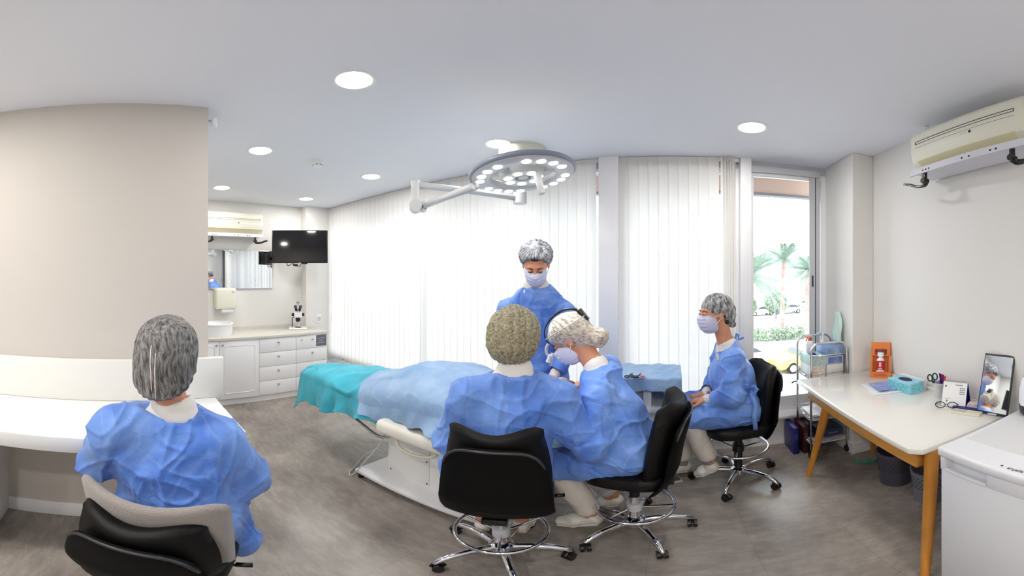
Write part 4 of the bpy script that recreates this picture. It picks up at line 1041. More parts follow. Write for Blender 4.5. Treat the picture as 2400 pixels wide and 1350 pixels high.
# door with a scooped grip strip along its top: left grip, middle block, right grip
dr.box((-0.315, -0.287, 0.06), (-0.25, 0.287, 0.748), bev=0.012, seg=3)
dr.box((-0.275, -0.287, 0.74), (-0.25, 0.287, 0.80), bev=0.004)
dr.box((-0.315, -0.287, 0.74), (-0.27, -0.262, 0.803), bev=0.005).box((-0.315, 0.262, 0.74), (-0.27, 0.287, 0.803), bev=0.005).box((-0.315, -0.075, 0.74), (-0.27, 0.075, 0.803), bev=0.005)
d_ = dr.build('door', FR, t)
MB().box((-0.318, -0.262, 0.742), (-0.300, -0.078, 0.756), bev=0.004).box((-0.318, 0.078, 0.742), (-0.300, 0.262, 0.756), bev=0.004).build_each('handle', FR, d_)
lg = text_obj('logo', 'arçelik', 0.022, mat('logo_grey', (96, 96, 104), 0.3), t, Matrix.Translation((-0.303, -0.03, 0.8535)) @ Matrix.Rotation(-PI / 2, 4, 'Z'), 0.0004)
MB().box((-0.306, 0.018, 0.853), (-0.298, 0.026, 0.8542), M=Matrix.Identity(4)).build('logo_mark', MATS['logo_grey'], t, 0)
for x in (-0.22, 0.25):
    for y in (-0.25, 0.25): MB().cyl((x, y, 0), (x, y, 0.032), 0.018).build('foot', BLACKP, t)
# glossy rounded appliance at the frame edge
p = at(2402, 905, X=1.36)
t = thing('electric_kettle', 'glossy white and black kettle standing on the refrigerator', 'kettle', (1.385, 0.815, 0.8535))
MB().lathe([(0.0, 0.0), (0.058, 0.0), (0.070, 0.012), (0.074, 0.04), (0.074, 0.055)], n=40).build('base', BLACKP, t, 50)
MB().lathe([(0.0745, 0.055), (0.0745, 0.062)], n=40).build('chrome_band', CHROME, t, 50)
MB().lathe([(0.074, 0.062), (0.072, 0.12), (0.062, 0.17), (0.05, 0.19), (0, 0.195)], n=40).build('body', WHITE, t, 50)
MB().lathe([(0.052, 0.19), (0.04, 0.205), (0.012, 0.208), (0.012, 0.222), (0, 0.224)], n=28).build('lid', BLACKP, t, 50)
MB().tube([(0.065, 0, 0.17), (0.11, 0, 0.175), (0.125, 0, 0.12), (0.105, 0, 0.07), (0.072, 0, 0.065)], 0.011, 10).build('handle', BLACKP, t, 180)

# ---------------------------------------------------------------- trolley between desk and window
t = thing('wheeled_trolley', 'chrome two hoop trolley between the desk and the uncovered window', 'trolley', (1.19, 2.61, 0))
hx = 0.155
def hoop(y, top, x0=-hx, x1=hx):
    pts = [(x0, y, 0.06), (x0, y, top - 0.07)] + [(x0 + 0.07 - 0.07 * math.cos(a), y, top - 0.07 + 0.07 * math.sin(a)) for a in [PI / 2 * k / 6 for k in range(1, 7)]] + [(x1 - 0.07 + 0.07 * math.sin(a), y, top - 0.07 + 0.07 * math.cos(a)) for a in [PI / 2 * k / 6 for k in range(0, 7)]] + [(x1, y, 0.06)]
    return MB().tube(pts, 0.0095, 12)
hoop(-0.15, 1.0).build('end_hoop', CHROME, t, 180)
hoop(0.145, 1.02).build('end_hoop', CHROME, t, 180)
for z in (0.13, 0.35, 0.70):
    s_ = MB().box((-hx, -0.15, z), (hx, 0.145, z + 0.008)).build('shelf', WHITE_M, t, 0)
    MB().tube([(-hx, -0.15, z + 0.05), (hx, -0.15, z + 0.05)], 0.004, 8).tube([(-hx, 0.145, z + 0.05), (hx, 0.145, z + 0.05)], 0.004, 8).tube([(-hx, -0.15, z + 0.02), (-hx, 0.145, z + 0.02)], 0.005, 8).tube([(hx, -0.15, z + 0.02), (hx, 0.145, z + 0.02)], 0.005, 8).build('rail', CHROME, s_, 180)
MB().tube([(-hx, -0.15, 0.90), (hx, -0.15, 0.90)], 0.007, 10).build('cross_bar', CHROME, t, 180)
for x in (-hx, hx):
    for y in (-0.15, 0.145):
        MB().cyl((x - 0.012, y, 0.03), (x + 0.012, y, 0.03), 0.03, n=18).cyl((x, y, 0.045), (x, y, 0.07), 0.010).build('caster', BLACKP, t, 40)
MB().tube([(-hx, 0.145, 0.62), (-hx - 0.04, 0.13, 0.622), (-hx - 0.06, 0.12, 0.615)], 0.006, 8).tube([(-hx, 0.145, 0.62), (-hx + 0.03, 0.12, 0.615), (-hx + 0.06, 0.10, 0.60)], [0.006, 0.012, 0.01], 8).build('clamp', mat('dark_blue_metal', (52, 54, 80), 0.35, metal=0.5), t, 180)
# things on the trolley
def tro(name, label, cat, x0, y0, z0, x1, y1, z1, m, rz=0, face=None, group=None, part='carton'):
    cx, cy = (x0 + x1) / 2, (y0 + y1) / 2
    tt = thing(name, label, cat, (1.19 + cx, 2.61 + cy, z0), rz, group)
    MB().box((x0 - cx, y0 - cy, 0), (x1 - cx, y1 - cy, z1 - z0), bev=0.0015).build(part, m, tt, 35)
    if face: MB().box((x0 - cx + 0.012, y0 - cy - 0.001, 0.008), (x1 - cx - 0.012, y0 - cy, z1 - z0 - 0.008)).build('printed_label', face, tt, 0)
    return tt
Zt = 0.708
tro('glove_box', 'tall pale carton below the teal topped box on the trolley', 'carton', -0.145, -0.12, Zt, -0.02, 0.10, Zt + 0.105, mat('faint_mint_carton', (220, 232, 228), 0.45), face=mat('faint_orange_print', (236, 222, 214), 0.5, var=(50, 0.15)))
tro('glove_box', 'white and teal glove box at the left of the trolley top', 'glove box', -0.145, -0.13, Zt + 0.106, -0.015, 0.11, Zt + 0.178, mat('teal_top_carton', (184, 220, 216), 0.45), face=mat('grey_green_print', (186, 196, 192), 0.5, var=(60, 0.2)))
tro('glove_box', 'blue glove box with a white fold lying on top of its twin on the trolley', 'glove box', -0.005, -0.12, Zt + 0.176, 0.14, 0.10, Zt + 0.246, mat('mid_blue_carton', (126, 156, 200), 0.45), face=mat('blue_white_print', (150, 176, 214), 0.5, var=(30, 0.4)))
tro('glove_box', 'white and blue glove box under the upper blue box on the trolley', 'glove box', -0.008, -0.12, Zt + 0.104, 0.14, 0.10, Zt + 0.174, mat('white_blue_carton', (196, 210, 232), 0.45), face=mat('blue_stripe_print', (120, 140, 190), 0.5, var=(30, 0.4)))
tro('glove_box', 'plain white carton at the bottom of the right stack on the trolley', 'carton', -0.008, -0.12, Zt, 0.14, 0.10, Zt + 0.102, WHITE_M)
g = MB().lathe([(0, 0), (1, 0), (0.85, 0.35), (0.4, 0.6), (0, 0.7)], n=20, M=Matrix.Translation((1.105, 2.60, Zt + 0.179)) @ Matrix.Diagonal((0.03, 0.05, 0.014, 1))).build('glove', mat('navy_nitrile', (22, 28, 110), 0.5), None, 60)
tag(g, 'navy blue glove tip poking out of the teal topped glove box', 'glove')
# spray bottle with orange trigger
p = at(1893, 790, r=2.78)
t = thing('spray_bottle', 'translucent spray bottle with orange trigger behind the trolley hoop', 'spray bottle', (1.13, 2.70, Zt + 0.179))
zb = Zt + 0.179
t.location = (1.112, 2.665, zb)
CLR = mat('frosted_bottle', (226, 230, 234), 0.25)
MB().lathe([(0, 0), (0.03, 0), (0.034, 0.008), (0.034, 0.075), (0.024, 0.098), (0.012, 0.106), (0.012, 0.115), (0, 0.115)], n=28).build('bottle', CLR, t, 50)
ORP = mat('orange_plastic', (236, 92, 30), 0.35)
MB().lathe([(0.016, 0.103), (0.017, 0.106), (0.017, 0.124), (0.010, 0.128), (0, 0.128)], n=20).build('cap', ORP, t, 50)
MB().box((-0.055, -0.010, 0.130), (0.022, 0.010, 0.146), bev=0.005).build('nozzle', mat('pale_nozzle', (206, 196, 190), 0.4), t)
MB().tube([(-0.022, 0, 0.130), (-0.028, 0, 0.115), (-0.036, 0, 0.10)], 0.0045, 8).build('trigger', ORP, t, 180)
# second soap bottle and mint mask leaning against the column
t = thing('soap_bottle', 'clear bottle standing behind the right trolley stack', 'bottle', (1.235, 2.695, Zt + 0.0))
t.location = (1.262, 2.735, Zt + 0.0)
MB().lathe([(0, 0), (0.028, 0), (0.030, 0.008), (0.030, 0.24), (0.010, 0.27), (0.008, 0.33), (0, 0.332)], n=26).build('bottle', CLR, t, 50)
MB().tube([(0, 0, 0.30), (-0.03, 0, 0.335), (-0.06, 0, 0.325)], 0.005, 8).build('spout', CLR, t, 180)
rows = []
for i in range(16):
    u = i / 15
    w_ = 0.03 + 0.05 * math.sin(min(1, u * 1.5) * PI / 2) * (1 if u < 0.8 else 1 - (u - 0.8))
    rows.append([Vector((0.012 * math.sin(j * 1.1 + i * 0.4) - 0.010, (j / 12 - 0.5) * 2 * w_, 0.33 - 0.26 * u)) for j in range(13)])
mb = MB(); mb.grid(rows)
o = mb.build('face_mask', mat('mint_mask_paper', (206, 230, 222), 0.6), None, 180, loc=(1.345, 2.60, 0.90))
o.modifiers.new('thickness', 'SOLIDIFY').thickness = 0.003
tag(o, 'pale mint disposable mask hanging on the column behind the trolley', 'mask')
# papers and magazines on the lower shelves
random.seed(11)
cols = [(236, 236, 238), (210, 212, 220), (228, 226, 222), (186, 190, 204), (240, 238, 236)]
lbls = ['white folded leaflets fanned out on the middle trolley shelf', 'grey magazine at the bottom of the middle trolley shelf', 'stack of cream printed papers on the middle trolley shelf', 'bluish brochure pushed to the window side of the middle shelf', 'loose white sheet on top of the middle trolley shelf']
for k in range(5):
    z = 0.358 + [0.028, 0.0, 0.012, 0.006, 0.034][k]
    t = thing('magazine', lbls[k], 'papers', (1.19 + (-0.03 + 0.02 * k) * 1, 2.61 + 0.01 * (k - 2), z), random.uniform(-0.2, 0.2), 'papers on the trolley shelves')
    MB().box((-0.11, -0.13, 0), (0.10, 0.12, 0.0052), bev=0.001).build('pages', mat('paper_%d' % k, cols[k], 0.55, var=(9, 0.2)), t)
t = thing('document_case', 'dark blue grey case with pale mark on the lower trolley shelf', 'case', (1.225, 2.62, 0.158), 0.06)
MB().box((-0.105, -0.13, 0), (0.10, 0.12, 0.075), bev=0.008).build('case', mat('slate_blue_case', (66, 78, 108), 0.35), t)
MB().box((-0.04, -0.1312, 0.035), (0.05, -0.1298, 0.045)).build('mark', mat('pale_blue_mark', (150, 160, 190), 0.4), t, 0)
for k, (lb, cc) in enumerate((('grey newspaper at the bottom of the lower trolley shelf', (186, 186, 196)), ('white newspaper lying over the grey one on the lower shelf', (212, 212, 218)), ('lilac tinted brochure under the slate case', (170, 170, 200)))):
    t = thing('newspaper', lb, 'papers', (1.19 - 0.01 * k, 2.60, 0.138 + 0.0062 * k), 0.05 * k, 'papers on the trolley shelves')
    MB().box((-0.13, -0.14, 0), (0.13, 0.13, 0.0058), bev=0.001).build('pages', mat('newsprint_%d' % k, cc, 0.6, var=(25, 0.3)), t)
# folders leaning on the wall below the ledge
for k, (lb, c, x) in enumerate((('navy blue ring binder on the floor left of the trolley', (24, 30, 110), 0.985), ('maroon ring binder between the navy binder and the trolley', (66, 26, 34), 1.035), ('black ring binder next to the maroon one behind the trolley', (20, 20, 26), 1.085))):
    if k == 0: x = 0.955
    t = thing('ring_binder', lb, 'binder', (x, 2.785 - 0.0, 0.0), math.radians(0), 'ring binders on the floor under the window ledge')
    t.location = (x, 2.66 if k else 2.67, 0)
    MB().box((-0.022, -0.10, 0), (0.022, 0.12, 0.255), bev=0.003).build('cover', mat('binder_%d' % k, c, 0.4), t)
    MB().box((-0.012, -0.1015, 0.14), (0.012, -0.0995, 0.20)).build('spine_label', mat('binder_label_%d' % k, tuple(min(255, v + 40) for v in c), 0.5), t, 0)
# the trolley binders clash with the caster: shift the trolley's left caster clear
# waste bin and basket below the desk
p = at(2098, 1140, Z=0.0)
t = thing('waste_bin', 'dark grey slotted round waste bin under the desk', 'waste bin', (p.x + 0.06, p.y + 0.08, 0))
BIN = mat('dark_grey_bin', (74, 74, 86), 0.4)
MB().lathe([(0, 0.004), (0.100, 0.004), (0.100, 0.0), (0.105, 0.0), (0.125, 0.26), (0.129, 0.262), (0.129, 0.27), (0.122, 0.27), (0.101, 0.008), (0, 0.008)], n=48).build('bucket', BIN, t, 50)
m = MB()
for k in range(30):
    for r_ in range(6):
        a = 2 * PI * k / 30 + r_ * 0.1; z = 0.13 + r_ * 0.02; rr = 0.1055 + 0.0195 * z / 0.26
        m.box((rr - 0.001, -0.008, z - 0.002), (rr + 0.0012, 0.008, z + 0.003), M=Matrix.Rotation(a, 4, 'Z'))
m.build('slots', mat('slot_dark', (22, 22, 28), 0.6), t, 0)
t = thing('waste_bin', 'second grey slotted bin behind the first one near the wall', 'waste bin', (1.40, 1.55, 0))
MB().lathe([(0, 0.004), (0.085, 0.004), (0.085, 0.0), (0.09, 0.0), (0.11, 0.24), (0.113, 0.25), (0.105, 0.25), (0.086, 0.008), (0, 0.008)], n=40).build('bucket', mat('mid_grey_bin', (120, 122, 132), 0.4), t, 50)
m = MB()
for k in range(26):
    for r_ in range(5):
        a = 2 * PI * k / 26 + r_ * 0.12; z = 0.13 + r_ * 0.02; rr = 0.0905 + 0.0195 * z / 0.24
        m.box((rr - 0.001, -0.007, z - 0.002), (rr + 0.0012, 0.007, z + 0.003), M=Matrix.Rotation(a, 4, 'Z'))
m.build('slots', MATS['slot_dark'], t, 0)
o = MB().tube([at(2002, 1078, Z=0.03), at(2012, 1082, Z=0.03), at(2028, 1083, Z=0.03), at(2046, 1080, Z=0.03), at(2062, 1074, Z=0.04)], 0.011, 10).build('green_hose', mat('green_rubber', (34, 140, 112), 0.4), None, 180)
tag(o, 'short green hose on the floor beside the trolley foot', 'hose')

# crumpled clear bag on the ledge at the far end
P = []
random.seed(5)
rows = []
for i in range(26):
    u = i / 25
    rows.append([Vector((-4.22 + 1.0 * u, 2.775 + 0.04 * math.sin(j / 9 * PI), 0.300 + (0.075 * math.sin(PI * min(1, u * 1.05) ** 0.6) + 0.012) * math.sin(j / 9 * PI) * (0.75 + 0.25 * math.sin(u * 47 + j)))) for j in range(10)])
mb = MB(); mb.grid(rows); o = mb.build('plastic_bag', mat('crumpled_clear_bag', (206, 208, 212), 0.2, bump=(60, 0.8)), None, 180)
tag(o, 'crumpled grey plastic bag lying on the ledge at the far end of the long blind', 'bag')
# grey pad folded over the reception chair's back is made with the people
# foot pedal under the surgeon's chair
p = at(1575, 1118, Z=0.02)
t = thing('foot_pedal', 'small grey foot pedal on the floor between the two right chairs', 'foot pedal', (p.x, p.y, 0), 0.4)
MB().box((-0.05, -0.07, 0), (0.05, 0.07, 0.02), bev=0.006).build('base', GREYP, t)
MB().box((-0.04, -0.06, 0.018), (0.04, 0.05, 0.030), bev=0.006, M=Matrix.Rotation(0.08, 4, 'X')).build('treadle', SCREW, t)

# ---------------------------------------------------------------- the street outside (seen through the open window)
GZ = -3.8
ASPH = mat('pale_asphalt', (188, 188, 190), 0.9)
struct('ground', MB().box((-60, 3.5, GZ - 0.1), (90, 140, GZ)), ASPH, 'pale asphalt street and car park below the windows')
struct('trim_7', MB().box((-60, 27.3, GZ), (90, 27.6, GZ + 0.15)), mat('kerb_stone', (215, 214, 210), 0.8), 'kerb beside the hedge')
struct('building_facade', MB().box((-5.0, 3.05, GZ), (3.0, 3.2, 0.0)), WALL_C, 'outer wall below the window ledge')
# balcony soffit above the window with rolled awning
o = MB().box((-4.6, 3.10, 2.52), (3.2, 3.6, 2.66)).build('balcony_slab', mat('peach_render', (238, 216, 202), 0.8), None, 0)
tag(o, 'peach balcony slab projecting above the uncovered window', 'balcony')
o.scale = (1, 1, 1)
MB().box((-4.6, 3.28, 2.36), (3.2, 3.34, 2.52)).build('fascia', MATS['peach_render'], o, 0)
MB().box((-4.6, 3.27, 2.335), (3.2, 3.35, 2.36)).build('drip_edge', mat('grey_edge', (150, 150, 155), 0.7), o, 0)

def car(label, cx, cy, rz, body, name='car', L=4.3, Wd=1.75, roof_sign=False):
    t = thing(name, label, 'car', (cx, cy, GZ), rz, 'cars in the street below')
    M = Matrix(((1, 0, 0, 0), (0, 0, -1, 0), (0, 1, 0, 0), (0, 0, 0, 1)))
    k = L / 4.3
    prof = [(-2.12, 0.35), (-2.15, 0.62), (-2.05, 0.80), (-1.0, 0.95), (-0.45, 1.36), (0.0, 1.44), (0.75, 1.42), (1.25, 1.28), (1.75, 0.98), (2.1, 0.92), (2.15, 0.60), (2.1, 0.35)]
    # wheel arches cut into the profile
    arch = lambda cx_: [(cx_ + 0.38 * math.cos(a), 0.32 + 0.38 * math.sin(a)) for a in [PI * q_ / 8 for q_ in range(9)]]
    low = [(2.1, 0.25)] + arch(1.32) + arch(-1.35) + [(-2.1, 0.25)]
    poly = [(x * k, z) for x, z in prof + low]
    MB().prism(poly, -Wd / 2, Wd / 2, M=M, bev=0.05).build('body', body, t, 50)
    GLS = mat('car_window', (84, 92, 100), 0.1)
    MB().prism([(-0.92 * k, 0.97), (-0.42 * k, 1.31), (0.0, 1.37), (0.70 * k, 1.35), (1.15 * k, 1.22), (1.45 * k, 1.0)], -Wd / 2 - 0.01, Wd / 2 + 0.01, M=M).build('side_windows', GLS, t, 0)
    MB().box((-0.95 * k, -Wd / 2 + 0.12, 0.97), (-0.93 * k + 0.35, Wd / 2 - 0.12, 1.0), M=Matrix.Translation((-1.0 * k, 0, 0.965)) @ Matrix.Rotation(math.radians(-37), 4, 'Y') @ Matrix.Translation((1.0 * k, 0, -0.965))).build('windscreen', GLS, t, 0)
    TY_ = mat('tyre', (44, 44, 46), 0.8)
    for x in (-1.35, 1.32):
        for s_ in (-1, 1):
            w = MB().cyl((x * k, s_ * (Wd / 2 - 0.2), 0.31), (x * k, s_ * (Wd / 2 + 0.0), 0.31), 0.31, n=28).build('wheel', TY_, t, 40)
            MB().cyl((x * k, s_ * (Wd / 2 - 0.02), 0.31), (x * k, s_ * (Wd / 2 + 0.012), 0.31), 0.20, n=20).build('hubcap', GREYP, w, 40)
    MB().box((-2.17 * k, -0.75, 0.60), (-2.08 * k, -0.45, 0.74), bev=0.03).box((-2.17 * k, 0.45, 0.60), (-2.08 * k, 0.75, 0.74), bev=0.03).build_each('headlamp', GREYP, t)
    return t
CW = mat('white_car_paint', (240, 240, 242), 0.25); CY = mat('yellow_car_paint', (254, 232, 120), 0.3); CG = mat('silver_car_paint', (196, 200, 206), 0.3)
car('white car whose wheel shows left in the uncovered window', 3.75, 20.6, 0, CW)
car('yellow taxi parked behind the trolley in the window view', 7.75, 19.0, 0.12, CY)
car('white car nearest the building at the foot of the window view', 3.35, 11.6, 1.1, CW)
for i, (x, y, r, m_, lb) in enumerate(((13.0, 50, 0.2, CW, 'white car parked beyond the hedge, nearest the palm trunk'), (18.0, 52, 0.1, CG, 'silver car parked beyond the hedge beside the palm'), (23.5, 50, 0.3, CW, 'white car at the right end of the far parking row'), (17, 60, 0.2, CG, 'silver car in the back parking row left of the palm'), (24, 61, 0.1, CW, 'white car in the back parking row behind the palm trunk'), (12, 62, 0.0, CG, 'silver car at the left end of the back parking row'))):
    car(lb, x, y, r, m_)
# hedge
rng = np.random.default_rng(3)
def leaf_cloud(n, lo, hi, size, m, name, parent=None, f=None):
    c = rng.uniform(lo, hi, (n, 3)); vs = []; fs = []
    if f is not None: c = f(c)
    for i in range(len(c)):
        d = rng.normal(size=3); d /= np.linalg.norm(d); e = np.cross(d, rng.normal(size=3)); e /= np.linalg.norm(e)
        s = size * rng.uniform(0.6, 1.3)
        b = len(vs); vs += [tuple(c[i] - d * s), tuple(c[i] + e * s * 0.45), tuple(c[i] + d * s), tuple(c[i] - e * s * 0.45)]; fs.append([b, b + 1, b + 2, b + 3])
    me = bpy.data.meshes.new(name); me.from_pydata(vs, [], fs)
    return link(name, me, m, parent, 0)
LEAF = mat('hedge_leaf', (160, 178, 154), 0.7, var=(0.6, 0.3))  # leaf colour paled and greyed: washed-out haze put into it
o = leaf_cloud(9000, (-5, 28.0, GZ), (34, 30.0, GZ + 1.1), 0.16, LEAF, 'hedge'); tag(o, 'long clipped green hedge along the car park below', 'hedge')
# palms
def palm(label, x, y, h, tr, n=34, fl=2.6, lean=0.0, seed=1):
    r_ = np.random.default_rng(seed)
    t = thing('palm_tree', label, 'palm tree', (x, y, GZ), 0, 'palm trees in front of the building')
    MB().tube([(lean * (k / 8) ** 2, 0, h * k / 8) for k in range(9)], [tr * (1.15 - 0.25 * k / 8 + 0.06 * (k % 2)) for k in range(9)], 16).build('trunk', mat('palm_bark', (188, 156, 148), 0.85, var=(3, 0.35)), t, 180)  # bark colour paled too, outdoor haze painted in
    mb = MB(); top = Vector((lean, 0, h))
    for k in range(n):
        a = 2 * PI * k / n * 5.3; el = r_.uniform(-0.3, 1.25)
        d = Vector((math.cos(a), math.sin(a), 0)); pts = []
        for s in range(9):
            q_ = s / 8 * fl
            pts.append(top + d * (q_ * math.cos(el) * (1 - 0.1 * q_ / fl)) + Vector((0, 0, q_ * math.sin(el) - 0.42 * q_ ** 2 / fl)))
        mb.tube(pts, [0.03 * (1 - s / 9) + 0.006 for s in range(9)], 5)
        sidev = Vector((-d.y, d.x, 0))
        for s in range(1, 9):
            for q2 in range(3):
                c = pts[s - 1].lerp(pts[s], q2 / 3); ll = 0.55 * math.sin(PI * (s - 1 + q2 / 3 + 0.8) / 9.2) + 0.1
                for sg in (-1, 1):
                    tip = c + (sidev * sg * 0.75 + (pts[s] - pts[s - 1]).normalized() * 0.6 + Vector((0, 0, -0.45))).normalized() * ll
                    w_ = (pts[s] - pts[s - 1]).normalized() * 0.035
                    mb._add([c - w_, c + w_, tip], [[0, 1, 2]])
    mb.build('fronds', mat('palm_frond', (146, 168, 152), 0.6), t, 0)  # frond green greyed to carry the outdoor haze in its colour
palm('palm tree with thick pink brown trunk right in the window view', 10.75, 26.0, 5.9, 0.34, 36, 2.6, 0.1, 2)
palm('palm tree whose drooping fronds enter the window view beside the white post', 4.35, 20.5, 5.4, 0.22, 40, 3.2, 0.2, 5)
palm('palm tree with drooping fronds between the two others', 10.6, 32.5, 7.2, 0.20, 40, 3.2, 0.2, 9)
# round shrubs by the car park
for i, (x, y, r_, lb) in enumerate(((13.5, 44, 1.5, 'round green bush beyond the hedge between the palms'), (9.2, 42, 1.2, 'small round bush beyond the hedge at the left of the window view'))):
    def ball(c, x=x, y=y, r_=r_):
        v = c / np.linalg.norm(c, axis=1)[:, None] * rng.uniform(0.8, 1, (len(c), 1)) * r_
        return v + [x, y, GZ + 1.6 + r_ * 0.4]
    o = thing('bush', lb, 'bush', (x, y, GZ), 0)
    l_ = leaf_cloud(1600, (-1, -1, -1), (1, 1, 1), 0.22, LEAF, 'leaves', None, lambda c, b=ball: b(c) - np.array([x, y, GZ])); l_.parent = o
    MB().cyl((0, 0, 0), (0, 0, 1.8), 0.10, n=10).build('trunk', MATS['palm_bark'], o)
# lamp pole
t = thing('street_lamp', 'thin grey street lamp pole left of the palm in the window view', 'street lamp', (12.6, 41.5, GZ))
MB().cyl((0, 0, 0), (0, 0, 9.6), 0.07, 0.045, n=12).build('pole', mat('pole_grey', (150, 152, 156), 0.5), t)
MB().box((-0.6, -0.08, 9.55), (0.05, 0.08, 9.65), bev=0.02).build('lamp_head', GREYP, t)
# far apartment blocks
BW = mat('bleached_render', (226, 226, 228), 0.8)
for (x, y, w, h, lb) in ((22, 118, 34, 14, 'white apartment block at the left in the distance'), (56, 112, 30, 15, 'white apartment block at the right in the distance')):
    t = thing('apartment_block', lb, 'building', (x, y, GZ))
    MB().box((-w / 2, 0, 0), (w / 2, 10, h)).build('wall', BW, t, 0)
    MB().box((-w / 2 - 0.4, -0.4, h), (w / 2 + 0.4, 10.4, h + 0.5)).build('roof', mat('parapet', (208, 206, 206), 0.8), t, 0)
    for fl_ in range(4):
        m = MB()
        m.box((-w / 2, -1.0, 3.1 + fl_ * 3.1), (w / 2, 0, 3.3 + fl_ * 3.1))
        m.build('balcony', mat('balcony_grey', (196, 198, 202), 0.8), t, 0)
        m = MB()
        for q_ in range(int(w / 3)):
            m.box((-w / 2 + 0.8 + q_ * 3, -0.05, 1.0 + fl_ * 3.1), (-w / 2 + 2.2 + q_ * 3, 0.0, 2.4 + fl_ * 3.1))
        m.build_each('window', mat('far_window', (168, 176, 186), 0.4), t, 0)

